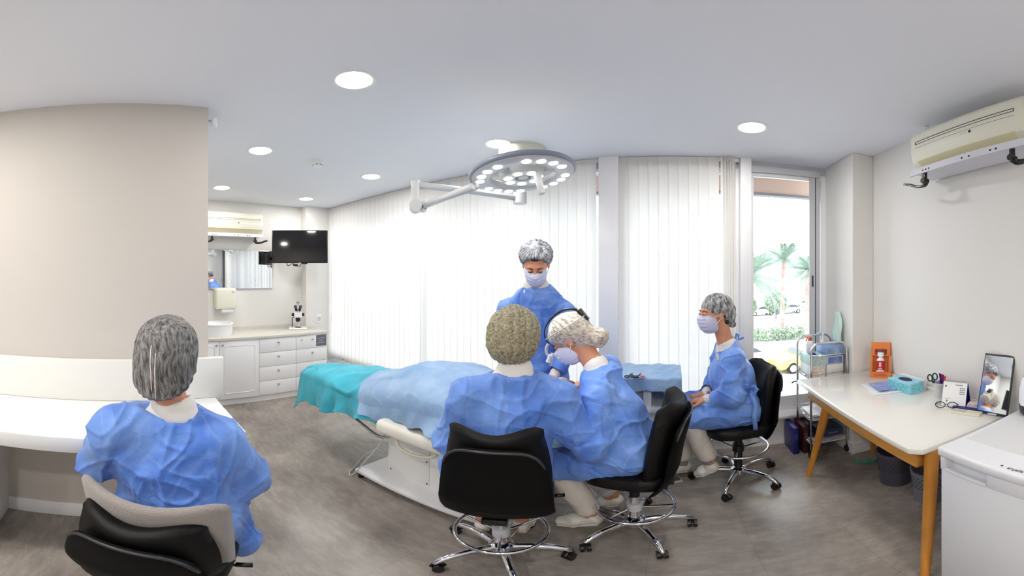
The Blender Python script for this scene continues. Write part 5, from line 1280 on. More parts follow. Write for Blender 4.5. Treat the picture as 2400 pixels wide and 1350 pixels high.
# ---------------------------------------------------------------- smooth solid modelling for the people
class Solid:
    """A smoothly blended solid described by signed distances, meshed into one closed surface."""
    def __init__(s): s.ops = []; s.pts = []
    def cap(s, a, b, ra, rb=None, k=0.02, wide=None, sub=False):
        a = np.array(a, float); b = np.array(b, float); rb = ra if rb is None else rb
        s.pts += [(a, ra * (wide[1] if wide else 1)), (b, rb * (wide[1] if wide else 1))] if not sub else []
        def f(P):
            Q = P; A, B = a, b
            if wide:
                w = np.array(wide[0], float); w /= np.linalg.norm(w); c = (a + b) / 2; q = 1 - 1 / wide[1]
                Q = P - np.outer((P - c) @ w, w) * q; A = a - w * ((a - c) @ w) * q; B = b - w * ((b - c) @ w) * q
            ba = B - A; pa = Q - A; L2 = max(ba @ ba, 1e-9)
            h = np.clip(pa @ ba / L2, 0, 1)
            return np.linalg.norm(pa - h[:, None] * ba, axis=1) - (ra + (rb - ra) * h)
        s.ops.append((f, k, sub)); return s
    def ell(s, c, r, M=None, k=0.02, sub=False):
        """ellipsoid, centre and radii in the frame M (a 4x4 matrix) or in the world."""
        r = np.array(r, float); c0 = np.array(c, float)
        R = np.eye(3) if M is None else np.array(M.to_3x3()); t = np.zeros(3) if M is None else np.array(M.translation)
        cw = R @ c0 + t
        if not sub: s.pts.append((cw, r.max()))
        def f(P):
            q = (P - t) @ R - c0
            k0 = np.linalg.norm(q / r, axis=1); k1 = np.linalg.norm(q / (r * r), axis=1) + 1e-9
            return k0 * (k0 - 1) / k1
        s.ops.append((f, k, sub)); return s
    def fn(s, f, k=0.0, sub=True): s.ops.append((f, k, sub)); return s
    def plane(s, p, n, k=0.0):
        """removes everything on the side the normal points to."""
        p = np.array(p, float); n = np.array(n, float); n = n / np.linalg.norm(n)
        return s.fn(lambda P: -((P - p) @ n), k, True)
    def ev(s, P):
        d = None
        for f, k, sub in s.ops:
            v = f(P)
            if d is None: d = v; continue
            if sub:
                v = -v
                if k > 0: h = np.clip(0.5 - 0.5 * (v - d) / k * -1, 0, 1); d = d * (1 - h) + v * h + k * h * (1 - h)
                else: d = np.maximum(d, v)
            else:
                if k > 0: h = np.clip(0.5 + 0.5 * (v - d) / k, 0, 1); d = v * (1 - h) + d * h - k * h * (1 - h)
                else: d = np.minimum(d, v)
        return d
    def mesh(s, name, m, parent, h=0.006, disp=None, origin=(0, 0, 0), smooth_it=1):
        lo = np.min([p - r for p, r in s.pts], axis=0) - 0.04; hi = np.max([p + r for p, r in s.pts], axis=0) + 0.04
        B = 8; nb = np.ceil((hi - lo) / (h * B)).astype(int); n = nb * B + 1
        gi = np.stack(np.meshgrid(*[np.arange(q) for q in nb], indexing='ij'), -1).reshape(-1, 3)
        cc = lo + (gi * B + B / 2) * h
        d = s.ev(cc)
        keep = np.abs(d) < h * B * 0.87 * 1.35 + 0.02
        V = np.full(n, 1.0, np.float32)
        # sign of skipped blocks
        for g, v in zip(gi[~keep], d[~keep]):
            if v < 0: V[g[0] * B:g[0] * B + B + 1, g[1] * B:g[1] * B + B + 1, g[2] * B:g[2] * B + B + 1] = -1.0
        loc = np.stack(np.meshgrid(*[np.arange(B + 1)] * 3, indexing='ij'), -1).reshape(-1, 3)
        kb = gi[keep]
        for c0 in range(0, len(kb), 400):
            ch = kb[c0:c0 + 400]
            idx = (ch[:, None, :] * B + loc[None]).reshape(-1, 3)
            vals = s.ev(lo + idx * h)
            V[idx[:, 0], idx[:, 1], idx[:, 2]] = vals
        ins = V < 0
        # surface nets
        c = ins[:-1, :-1, :-1].astype(np.int8)
        tot = np.zeros_like(c)
        for a in (0, 1):
            for b in (0, 1):
                for e in (0, 1): tot += ins[a:n[0] - 1 + a, b:n[1] - 1 + b, e:n[2] - 1 + e]
        act = (tot > 0) & (tot < 8)
        ai = np.argwhere(act)
        ids = np.full(act.shape, -1, np.int64); ids[act] = np.arange(len(ai))
        acc = np.zeros((len(ai), 3)); cnt = np.zeros(len(ai))
        cor = [(a, b, e) for a in (0, 1) for b in (0, 1) for e in (0, 1)]
        for p in cor:
            for q in cor:
                if sum(abs(x - y) for x, y in zip(p, q)) == 1 and p < q:
                    v0 = V[ai[:, 0] + p[0], ai[:, 1] + p[1], ai[:, 2] + p[2]].astype(float); v1 = V[ai[:, 0] + q[0], ai[:, 1] + q[1], ai[:, 2] + q[2]].astype(float)
                    mk = (v0 < 0) != (v1 < 0)
                    t = np.where(mk, v0 / np.where(mk, v0 - v1, 1), 0)
                    pp = np.array(p, float) + t[:, None] * (np.array(q, float) - np.array(p, float))
                    acc[mk] += pp[mk]; cnt[mk] += 1
        vert = lo + (ai + acc / np.maximum(cnt, 1)[:, None]) * h
        quads = []
        for ax in range(3):
            u, w = (ax + 1) % 3, (ax + 2) % 3
            s0 = [slice(None)] * 3; s1 = [slice(None)] * 3
            s0[ax] = slice(0, -1); s1[ax] = slice(1, None)
            e = ins[tuple(s0)] != ins[tuple(s1)]
            ei = np.argwhere(e)
            ok = (ei[:, u] > 0) & (ei[:, w] > 0) & (ei[:, u] < n[u] - 1) & (ei[:, w] < n[w] - 1); ei = ei[ok]
            def cell(du, dw):
                q = ei.copy(); q[:, u] += du; q[:, w] += dw
                return ids[q[:, 0], q[:, 1], q[:, 2]]
            qd = np.stack([cell(-1, -1), cell(0, -1), cell(0, 0), cell(-1, 0)], 1)
            out = ins[ei[:, 0], ei[:, 1], ei[:, 2]]
            qd[~out] = qd[~out][:, ::-1]
            quads.append(qd)
        Q = np.concatenate(quads); Q = Q[(Q >= 0).all(1)]
        # light relaxation
        for _ in range(smooth_it):
            sm = np.zeros_like(vert); ct = np.zeros(len(vert))
            for a, b in ((0, 1), (1, 2), (2, 3), (3, 0)):
                np.add.at(sm, Q[:, a], vert[Q[:, b]]); np.add.at(ct, Q[:, a], 1)
                np.add.at(sm, Q[:, b], vert[Q[:, a]]); np.add.at(ct, Q[:, b], 1)
            vert = vert * 0.45 + 0.55 * sm / np.maximum(ct, 1)[:, None]
        if disp is not None:
            fn = np.cross(vert[Q[:, 2]] - vert[Q[:, 0]], vert[Q[:, 3]] - vert[Q[:, 1]])
            vn = np.zeros_like(vert)
            for a in range(4): np.add.at(vn, Q[:, a], fn)
            vn /= np.linalg.norm(vn, axis=1)[:, None] + 1e-12
            vert = vert + vn * disp(vert, vn)[:, None]
        vert = vert - np.array(origin)
        me = bpy.data.meshes.new(name)
        me.vertices.add(len(vert)); me.vertices.foreach_set('co', vert.ravel())
        me.loops.add(len(Q) * 4); me.loops.foreach_set('vertex_index', Q.ravel().astype(np.int32))
        me.polygons.add(len(Q)); me.polygons.foreach_set('loop_start', np.arange(len(Q), dtype=np.int32) * 4)
        me.update(calc_edges=True)
        return link(name, me, m, parent, 180)

SKIN = mat('skin', (214, 150, 118), 0.5, bump=(70, 0.08), var=(16, 0.06))
SKIN.node_tree.nodes['Principled BSDF'].inputs['Subsurface Weight'].default_value = 0.12
SKIN.node_tree.nodes['Principled BSDF'].inputs['Subsurface Radius'].default_value = (0.01, 0.004, 0.002)
HAIR = mat('dark_hair', (34, 24, 20), 0.45, bump=(120, 0.3), stretch=(1, 1, 0.2))
SHIRT = mat('white_undershirt', (226, 222, 216), 0.75, bump=(30, 0.3))
MASKM = mat('lilac_mask', (206, 208, 232), 0.6, bump=(90, 0.15), var=(12, 0.05))
MASKW = mat('white_mask', (232, 232, 242), 0.6, bump=(90, 0.15))
TROU = mat('white_trousers', (226, 220, 212), 0.8, bump=(14, 0.5, 5))
SHOE = mat('white_leather_shoe', (230, 226, 216), 0.45)
SOLE = mat('shoe_sole', (214, 208, 198), 0.6)
STRAP = mat('white_elastic', (240, 232, 228), 0.5)
LASH = mat('dark_lashes', (32, 18, 16), 0.5)
BROW = mat('brown_eyebrow', (74, 44, 32), 0.6)
SOCK = mat('patterned_sock', (150, 138, 134), 0.8, var=(140, 0.6))

def cap_mat(name, light, dark, stretch, scale=60, thresh=(0.38, 0.62)):
    m = bpy.data.materials.new(name); m.use_nodes = True
    nt = m.node_tree; N = nt.nodes; L = nt.links; b = N['Principled BSDF']; b.inputs['Roughness'].default_value = 0.6
    tc = N.new('ShaderNodeTexCoord'); mp = N.new('ShaderNodeMapping'); mp.inputs['Scale'].default_value = stretch
    nz = N.new('ShaderNodeTexNoise'); nz.inputs['Scale'].default_value = 9; nz.inputs['Detail'].default_value = 2
    L.new(tc.outputs['Object'], nz.inputs['Vector'])
    vm = N.new('ShaderNodeVectorMath'); vm.operation = 'MULTIPLY_ADD'; vm.inputs[1].default_value = (0.05, 0.05, 0.05)
    L.new(nz.outputs['Color'], vm.inputs[0]); L.new(tc.outputs['Object'], vm.inputs[2]); L.new(vm.outputs['Vector'], mp.inputs['Vector'])
    n = N.new('ShaderNodeTexNoise'); n.inputs['Scale'].default_value = scale; n.inputs['Detail'].default_value = 4; n.inputs['Roughness'].default_value = 0.6
    L.new(mp.outputs['Vector'], n.inputs['Vector'])
    r = N.new('ShaderNodeValToRGB'); e = r.color_ramp.elements
    e[0].position = thresh[0]; e[0].color = (*lin(dark), 1); e[1].position = thresh[1]; e[1].color = (*lin(light), 1)
    L.new(n.outputs['Fac'], r.inputs['Fac']); L.new(r.outputs['Color'], b.inputs['Base Color'])
    bp = N.new('ShaderNodeBump'); bp.inputs['Strength'].default_value = 0.35; bp.inputs['Distance'].default_value = 0.006
    L.new(n.outputs['Fac'], bp.inputs['Height']); L.new(bp.outputs['Normal'], b.inputs['Normal'])
    return m

def frame(c, f, up=(0, 0, 1)):
    f = Vector(f).normalized(); r = f.cross(Vector(up)).normalized(); u = r.cross(f)
    return Matrix(((r.x, f.x, u.x, c[0]), (r.y, f.y, u.y, c[1]), (r.z, f.z, u.z, c[2]), (0, 0, 0, 1)))
def V3(v): return np.array(v, float)

def hand(s, w, d, nrm, side, curl=0.35, sc=1.0):
    """d points to the fingers, nrm out of the palm; side=+1 puts the thumb towards d x nrm."""
    w = Vector(w); d = Vector(d).normalized(); nrm = Vector(nrm); nrm = (nrm - d * nrm.dot(d)).normalized(); lat = d.cross(nrm) * side
    s.cap(w - d * 0.01, w + d * 0.02, 0.024 * sc, 0.024 * sc, 0.02)
    fl = [(0.026, 0.040, 0.024, 0.020), (0.009, 0.044, 0.027, 0.022), (-0.009, 0.041, 0.025, 0.021), (-0.026, 0.032, 0.019, 0.018)]
    for i, (o, l1, l2, l3) in enumerate(fl):
        kn = w + d * (0.088 - 0.006 * abs(i - 1)) * sc + lat * o * sc
        s.cap(w + d * 0.02 + lat * o * 0.7 * sc, kn, 0.0135 * sc, 0.0115 * sc, 0.010)
        p = kn; a = curl * (0.6 + 0.15 * i)
        fan = lat * (0.10 * (1.5 - i) / 1.5)
        for L_i, (l_, r_) in enumerate(((l1, 0.0090), (l2, 0.0080), (l3, 0.0072))):
            dd = ((d + fan) * math.cos(a) + nrm * math.sin(a)).normalized()
            q = p + dd * l_ * sc
            s.cap(p, q, r_ * sc, (r_ - 0.0008) * sc, 0.003); p = q; a += curl * 0.9
    t0 = w + d * 0.022 + lat * 0.022 * sc
    t1 = t0 + (lat * 0.75 + d * 0.65 + nrm * 0.25).normalized() * 0.042 * sc
    t2 = t1 + (lat * 0.35 + d * 0.9 + nrm * 0.3).normalized() * 0.032 * sc
    t3 = t2 + (lat * 0.1 + d * 0.95 + nrm * 0.35).normalized() * 0.024 * sc
    s.cap(t0, t1, 0.015 * sc, 0.011 * sc, 0.010).cap(t1, t2, 0.0105 * sc, 0.0095 * sc, 0.004).cap(t2, t3, 0.0095 * sc, 0.008 * sc, 0.003)

def head_solid(s, M, neckb):
    E = lambda c, r, k=0.012, sub=False: s.ell(c, r, M, k, sub)
    E((0, -0.012, 0.030), (0.074, 0.094, 0.086), 0.0)
    E((0, 0.030, -0.028), (0.059, 0.064, 0.084), 0.03)
    E((0, 0.064, -0.098), (0.022, 0.020, 0.018), 0.025)
    E((0, 0.080, 0.030), (0.046, 0.014, 0.011), 0.015)
    for sx in (-1, 1):
        E((sx * 0.036, 0.066, -0.028), (0.020, 0.018, 0.018), 0.02)
        E((sx * 0.030, 0.100, 0.009), (0.016, 0.012, 0.010), 0.010, True)
        E((sx * 0.030, 0.084, 0.009), (0.0125, 0.0125, 0.0115), 0.002)
        E((sx * 0.077, -0.004, -0.008), (0.008, 0.018, 0.030), 0.006)
    a = M @ Vector((0, 0.092, 0.012)); b = M @ Vector((0, 0.114, -0.026))
    s.cap(a, b, 0.007, 0.0125, 0.012)
    for sx in (-1, 1): E((sx * 0.011, 0.100, -0.030), (0.008, 0.009, 0.007), 0.006)
    E((0, 0.092, -0.056), (0.022, 0.010, 0.006), 0.006); E((0, 0.090, -0.066), (0.019, 0.010, 0.006), 0.005)
    s.cap(M @ Vector((0, -0.028, -0.050)), Vector(neckb), 0.052, 0.056, 0.03)

def lerp3(a, b, t): return Vector(a).lerp(Vector(b), t)

def make_person(label, J, fwd, f_head, caps, cap_m, gown_opts, mask_m=MASKM, head_up=(0, 0, 1), eyes='down', shoes=True, straps=True, hair_front=False, hres=0.0045, gres=0.006, neck_r=0.088, vneck=False, seated=True, seed=0, trouser_h=0.007):
    J = {k: Vector(v) for k, v in J.items()}
    fwd = Vector(fwd).normalized(); R = fwd.cross(Vector((0, 0, 1))).normalized()      # the person's right
    M = frame(J['head'], f_head, head_up)
    org = Vector((J['pelvis'].x, J['pelvis'].y, 0))
    up = Vector((0, 0, 1))
    spine = (J['neck'] - J['pelvis']).normalized()
    # ---- body: one continuous figure
    s = Solid()
    head_solid(s, M, J['neck'] - spine * 0.02)
    s.cap(J['pelvis'], J['chest'], 0.105, 0.105, 0.05, wide=(R, 1.35)).cap(J['chest'], J['neck'] - spine * 0.07, 0.105, 0.060, 0.05, wide=(R, 1.3))
    for q in ('R', 'L'):
        s.cap(J['neck'] - spine * 0.05, J['sh' + q], 0.042, 0.048, 0.04)
        s.cap(J['sh' + q], J['el' + q], 0.046, 0.038, 0.02).cap(J['el' + q], J['wr' + q], 0.038, 0.026, 0.01)
        s.cap(J['hip' + q], J['kn' + q], 0.082, 0.056, 0.03).cap(J['kn' + q], J['an' + q], 0.052, 0.036, 0.02)
        ft = J['toe' + q] - J['an' + q]
        s.cap(J['an' + q], J['an' + q] + up * -0.03, 0.034, 0.03, 0.01).cap(J['an' + q] - up * 0.035, J['toe' + q], 0.028, 0.018, 0.01)
        hd = J.get('hd' + q) - J['wr' + q]
        side = 1 if q == 'R' else -1
        hn = J.get('palm' + q, Vector((0, 0, -1)))
        hand(s, J['wr' + q], hd, hn, -side, 0.30)
    o = s.mesh('person', SKIN, None, hres, origin=org, smooth_it=1)
    o.location = org
    tag(o, label, 'person', 'people in surgical gowns')
    # ---- undershirt
    s = Solid()
    s.cap(lerp3(J['chest'], J['neck'], 0.35), J['neck'] - spine * 0.06, 0.085, 0.070, 0.0, wide=(R, 1.25))
    s.cap(J['neck'] - spine * 0.05, J['neck'] + spine * 0.0, 0.078, 0.066, 0.03, wide=(R, 1.22))
    for q in ('R', 'L'): s.cap(J['neck'] - spine * 0.05, lerp3(J['neck'], J['sh' + q], 0.55) - up * 0.022, 0.044, 0.034, 0.04)
    s.cap(J['neck'], J['neck'] + (J['head'] - J['neck']).normalized() * 0.12, 0.058, 0.058, 0.006, sub=True)
    s.mesh('undershirt', SHIRT, o, 0.005, origin=org)
    # ---- trousers
    s = Solid()
    for q in ('R', 'L'):
        s.cap(J['hip' + q], J['kn' + q], 0.088, 0.068, 0.03).cap(J['kn' + q], lerp3(J['kn' + q], J['an' + q], 0.86), 0.068, 0.066, 0.02)
    s.cap(J['hipR'], J['hipL'], 0.09, 0.09, 0.04)
    for q in ('R', 'L'):
        ax = (J['an' + q] - J['kn' + q]).normalized()
        pt = lerp3(J['kn' + q], J['an' + q], 0.90); kk = 0.13
        s.cap(pt + ax * 0.07, pt + ax * 0.12, 0.075, 0.08, 0.0, sub=True)
    s.mesh('trousers', TROU, o, trouser_h, disp=lambda P, n: vnoise(P, 9, seed + 3) * 0.005 + np.maximum(0, ridge(P * [1, 1, 0.5], 9, seed + 5) - 0.6) * 0.012, origin=org)
    # ---- shoes
    for q in ('R', 'L'):
        a, t = J['an' + q], J['toe' + q]; d = (t - a); dn = d.normalized()
        hor = Vector((d.x, d.y, 0)).normalized(); sd = hor.cross(up)
        heel = a - up * 0.055 - hor * 0.025
        heel.z = max(heel.z, 0.034); tz = max(t.z, 0.026)
        tt = Vector((t.x, t.y, tz)) + hor * 0.02
        s = Solid()
        s.cap(heel, lerp3(heel, tt, 0.55) + up * 0.004, 0.034, 0.038, 0.0, wide=(sd, 1.05)).cap(lerp3(heel, tt, 0.55) + up * 0.004, tt - (tt - heel).normalized() * 0.02, 0.036, 0.024, 0.02, wide=(sd, 1.45))
        s.cap(heel + up * 0.01, a + up * -0.035, 0.033, 0.040, 0.02)
        s.cap(a + up * -0.012 + hor * 0.015, a + up * 0.08, 0.036, 0.05, 0.004, sub=True)
        ax = (tt - heel).normalized(); nn = ax.cross(sd).normalized(); nn = nn if nn.z > 0 else -nn
        sh = s.mesh('shoe', SHOE, o, 0.0035, origin=org)
        s2 = Solid()
        s2.cap(heel - nn * 0.026, lerp3(heel, tt, 0.55) - nn * 0.026, 0.014, 0.014, 0.0, wide=(sd, 2.7)).cap(lerp3(heel, tt, 0.55) - nn * 0.026, tt - nn * 0.018 - ax * 0.01, 0.014, 0.011, 0.01, wide=(sd, 3.1))
        s2.plane((0, 0, 0.002), (0, 0, -1))
        s2.mesh('sole', SOLE, sh, 0.004, origin=org)
        st = MB()
        for sx in (-1, 1):
            for k in range(3):
                c = lerp3(heel, tt, 0.38 + 0.11 * k) + sd * sx * 0.043
                st.tube([c - nn * 0.012, c + nn * 0.016 - ax * 0.012 - sd * sx * 0.008], 0.0022, 6)
        for k in range(4):
            c = lerp3(heel, tt, 0.42 + 0.09 * k) + nn * (0.036 - 0.004 * k)
            st.tube([c + sd * 0.017, c + nn * 0.003, c - sd * 0.017], 0.0022, 6)
        for v in st.bm.verts: v.co -= org
        st.build('lace', GREYP, sh, 180)
        if gown_opts.get('socks'):
            s = Solid(); s.cap(a - up * 0.03, a + (J['kn' + q] - a).normalized() * 0.07, 0.038, 0.041, 0.0)
            s.mesh('sock', SOCK, o, 0.005, origin=org)
    # ---- gown
    s = Solid(); G = gown_opts
    rt = G.get('torso', 0.145)
    s.cap(J['pelvis'] + up * 0.02, J['chest'], rt * G.get('waist', 1.0), rt, 0.0, wide=(R, G.get('wide', 1.35)))
    s.cap(J['chest'], J['neck'] - spine * 0.09, rt, 0.085, 0.06, wide=(R, 1.35))
    for q in ('R', 'L'):
        s.cap(J['neck'] - spine * 0.035, J['sh' + q] + up * 0.002, 0.066, G.get('shr', 0.068), 0.05)
        s.cap(J['sh' + q], J['el' + q], G.get('slv', 0.078), G.get('slv2', 0.078), 0.03)
        wr = lerp3(J['el' + q], J['wr' + q], 0.92)
        s.cap(J['el' + q], wr, G.get('slv2', 0.078) * 0.94, 0.044, 0.03)
        s.cap(lerp3(J['el' + q], J['wr' + q], 0.97), J['wr' + q] + (J['wr' + q] - J['el' + q]) * 0.2, 0.06, 0.06, 0.0, sub=True)
    if seated:
        hh = G.get('thigh', 0.125)
        for q in ('R', 'L'):
            s.cap(J['hip' + q], lerp3(J['hip' + q], J['kn' + q], G.get('skirt', 1.0)), hh, hh * 0.86, 0.05)
        mh = (J['hipR'] + J['hipL']) / 2; mk = (J['knR'] + J['knL']) / 2
        s.cap(mh, lerp3(mh, mk, G.get('skirt', 1.0)), hh * 0.98, hh * 0.80, 0.05)
        s.plane((0, 0, G.get('seat', 0.47)), (0, 0, -1), 0.01)
    else:
        s.cap(J['pelvis'], Vector((J['pelvis'].x, J['pelvis'].y, 0.62)), 0.16, 0.20, 0.06, wide=(R, 1.25))
        s.plane((0, 0, 0.50), (0, 0, -1), 0.0)
    for (a, b, ra, rb) in G.get('extra', []): s.cap(a, b, ra, rb, 0.03)
    for (p, n) in G.get('cuts', []): s.plane(p, n, 0.02)
    nc = J['neck'] + spine * G.get('neck_up', 0.022) + (fwd * 0.035 if vneck else Vector((0, 0, 0))) + fwd * G.get('neck_shift', 0)
    s.cap(nc, nc + spine * 0.2, neck_r, neck_r * 1.2, 0.008, wide=(R, G.get('neck_wide', 1.2)), sub=True)
    if vneck: s.cap(J['neck'] + fwd * 0.115 - spine * 0.0, J['neck'] + fwd * 0.06 + spine * 0.02, 0.012, 0.055, 0.01, sub=True)
    s.fn(lambda P: s_inner(P), 0.0, True) if False else None
    sp0 = V3(J['pelvis']); Rn = V3(R); fn_ = V3(fwd)
    def dsp(P, n):
        big = vnoise(P, 4.5, seed + 11) * 0.012
        Q = P + np.stack([vnoise(P, 6, seed + 21), vnoise(P, 6, seed + 22), vnoise(P, 6, seed + 23)], 1) * 0.035
        r1 = np.maximum(0, ridge(Q * [1, 1, 0.55], 6.0, seed + 31) - 0.45) * 0.030
        r2 = np.maximum(0, ridge(Q @ np.array([[0.8, 0.6, 0], [-0.6, 0.8, 0.3], [0, -0.3, 0.95]]), 10.0, seed + 41) - 0.5) * 0.018
        side = (P - sp0) @ Rn; bk = -(n @ fn_)
        seam = np.exp(-((side - 0.01 - 0.01 * np.sin(P[:, 2] * 20)) / 0.010) ** 2) * np.clip(bk, 0, 1) * 0.008
        flap = np.clip((side + 0.01) / 0.02, 0, 1) * np.clip(bk, 0, 1) * 0.006
        c1 = np.exp(-np.abs(vnoise(Q * [1, 1, 0.6], 4.2, seed + 51)) * 14) * 0.011
        c2 = np.exp(-np.abs(vnoise(Q @ np.array([[0.6, 0.2, 0.7], [-0.5, 0.9, 0.1], [-0.6, -0.4, 0.7]]), 5.5, seed + 61)) * 16) * 0.008
        return big + r1 * 0.8 + r2 * 0.8 + c1 + c2 + seam + flap - 0.010
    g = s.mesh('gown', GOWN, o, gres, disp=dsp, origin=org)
    # white knitted cuffs
    for q in ('R', 'L'):
        s = Solid(); a = lerp3(J['el' + q], J['wr' + q], 0.86); s.cap(a, J['wr' + q], 0.034, 0.031, 0.0)
        s.mesh('cuff', SHIRT, o, 0.004, origin=org)
    # ---- cap
    s = Solid()
    for i, (c, r, k) in enumerate(caps['parts']): s.ell(c, r, M, k if i else 0.0)
    pl, pn = caps['plane']
    s.plane(M @ Vector(pl), (M.to_3x3() @ Vector(pn)), 0.012)
    Mi = np.array(M.to_3x3()); mt = V3(M.translation)
    wr_ = caps.get('wr', 0.0022)
    def cdisp(P, n):
        L = (P - mt) @ Mi
        ang = np.arctan2(L[:, 0], -L[:, 1] + 0.02)
        d = wr_ * np.sin(ang * caps.get('nf', 26) + 2.5 * vnoise(L, 14, seed)) + vnoise(L, 22, seed + 2) * wr_ * 1.2
        return d + np.maximum(0, ridge(L, 11, seed + 7) - 0.6) * wr_ * 4
    cp = s.mesh('bouffant_cap', cap_m, o, 0.0042, disp=cdisp, origin=org)
    if caps.get('seams'):
        from mathutils.bvhtree import BVHTree
        bt = BVHTree.FromPolygons([v.co for v in cp.data.vertices], [p.vertices for p in cp.data.polygons])
        Rm3 = M.to_3x3()
        for x0, z0 in caps['seams']:
            pts = []
            for k in range(13):
                z = z0 - k * 0.0125; o0 = (M @ Vector((x0 * (1 - k * 0.02), -0.5, z))) - org
                hit = bt.ray_cast(o0, Rm3 @ Vector((0, 1, 0)))
                if hit[0] is not None: pts.append(hit[0] - (Rm3 @ Vector((0, 1, 0))) * 0.0008)
            if len(pts) > 3: MB().tube(pts, 0.0016, 6).build('elastic_seam', STRAP, cp, 180)
    # ---- hair peeking out
    s = Solid()
    s.ell((0, -0.055, -0.045), (0.058, 0.048, 0.045), M, 0.0)
    s.ell((0, -0.02, 0.035), (0.079, 0.098, 0.088), M, 0.02)
    if hair_front: s.ell((0, 0.060, 0.088), (0.038, 0.020, 0.020), M, 0.01)
    s.plane(M @ Vector((0, 0.085 if hair_front else 0.045, 0.07 if hair_front else 0.02)), M.to_3x3() @ Vector((0, 0.8, -0.62)), 0.004)
    s.mesh('hair', HAIR, o, 0.0045, origin=org)
    # ---- mask
    s = Solid()
    s.ell((0, 0.040, -0.045), (0.068, 0.082, 0.080), M, 0.0)
    s.ell((0, 0.098, -0.022), (0.020, 0.026, 0.026), M, 0.03)
    s.plane(M @ Vector((0, 0.118, -0.001)), M.to_3x3() @ Vector((0, 0.06, 1)), 0.002)
    s.plane(M @ Vector((0, 0.030, 0)), M.to_3x3() @ Vector((0, -1, 0.28)), 0.004)
    def mdisp(P, n):
        L = (P - mt) @ Mi
        return 0.0016 * np.sin(L[:, 2] * 260) * (np.abs(L[:, 0]) < 0.05)
    mk = s.mesh('face_mask', mask_m, o, 0.0035, disp=mdisp, origin=org)
    for sx in (-1, 1):
        stp = MB()
        for z in (-0.010, -0.075):
            pts = [M @ Vector((sx * 0.058, 0.045, z)), M @ Vector((sx * 0.072, 0.02, z * 0.6 + 0.0)), M @ Vector((sx * 0.084, -0.006, 0.012 if z > -0.05 else -0.018))]
            stp.tube([p - org for p in pts], 0.0022, 6)
        stp.build('ear_loop', STRAP, mk, 180)
    # ---- eyes
    for sx in (-1, 1):
        e = MB(); e.tube([(M @ Vector((sx * (0.030 + 0.013 * math.cos(a)), 0.0990 - 0.006 * abs(math.cos(a)) ** 2, 0.010 + 0.004 * math.sin(a)))) - org for a in [PI + PI * k / 8 for k in range(9)]], 0.0022, 6)
        e.build('eyelashes', LASH, o, 180)
        e = MB(); e.tube([(M @ Vector((sx * x, y, z))) - org for x, y, z in ((0.014, 0.0955, 0.026), (0.028, 0.0950, 0.031), (0.040, 0.088, 0.030), (0.048, 0.078, 0.024))], [0.0028, 0.003, 0.0026, 0.0014], 6)
        e.build('eyebrow', BROW, o, 180)
        if eyes == 'open':
            c = (M @ Vector((sx * 0.030, 0.0900, 0.009))) - org
            ee = MB().lathe([(0, -0.0095), (0.006, -0.0075), (0.0095, 0), (0.006, 0.0075), (0, 0.0095)], n=16, M=Matrix.Translation(c)).build('eye', mat('eye_white', (224, 216, 212), 0.2), o, 180)
            MB().cyl((M @ Vector((sx * 0.030, 0.096, 0.009))) - org, (M @ Vector((sx * 0.030, 0.1002, 0.009))) - org, 0.0052, 0.004, n=14).build('iris', LASH, ee, 40)
    return o, M, org

std_cap = dict(parts=[((0, -0.018, 0.045), (0.094, 0.112, 0.094), 0.0), ((0, -0.07, 0.0), (0.075, 0.065, 0.065), 0.05)], plane=((0, 0.085, 0.072), (0, 0.55, -0.83)))

# -- the patient lying on the table under the drapes
Mp_ = frame((-0.56, 1.78, 0.725), (0.15, 0, 1), (1, 0, 0))
s = Solid(); head_solid(s, Mp_, Vector((-0.74, 1.78, 0.70)))
s.cap((-0.92, 1.78, 0.74), (-1.42, 1.77, 0.75), 0.085, 0.095, 0.04, wide=((0, 1, 0), 1.7))
for q_ in (-1, 1):
    s.cap((-0.86, 1.78 + q_ * 0.13, 0.73), (-1.12, 1.77 + q_ * 0.20, 0.71), 0.045, 0.038, 0.03).cap((-1.12, 1.77 + q_ * 0.20, 0.71), (-1.32, 1.77 + q_ * 0.13, 0.76), 0.036, 0.026, 0.01)
    s.cap((-1.46, 1.77 + q_ * 0.09, 0.71), (-1.90, 1.77 + q_ * 0.09, 0.68), 0.078, 0.056, 0.04).cap((-1.90, 1.77 + q_ * 0.09, 0.68), (-2.32, 1.77 + q_ * 0.09, 0.64), 0.052, 0.034, 0.02).cap((-2.33, 1.77 + q_ * 0.09, 0.63), (-2.36, 1.77 + q_ * 0.11, 0.71), 0.032, 0.022, 0.01)
    hand(s, (-1.32, 1.77 + q_ * 0.13, 0.76), (-0.8, -q_ * 0.5, 0.05), (0, 0, -1), q_)
o = s.mesh('person', SKIN, None, 0.006, origin=(-1.45, 1.77, 0.66)); o.location = (-1.45, 1.77, 0.66)
tag(o, 'patient lying on the operating table, wholly covered by the blue drapes', 'person')
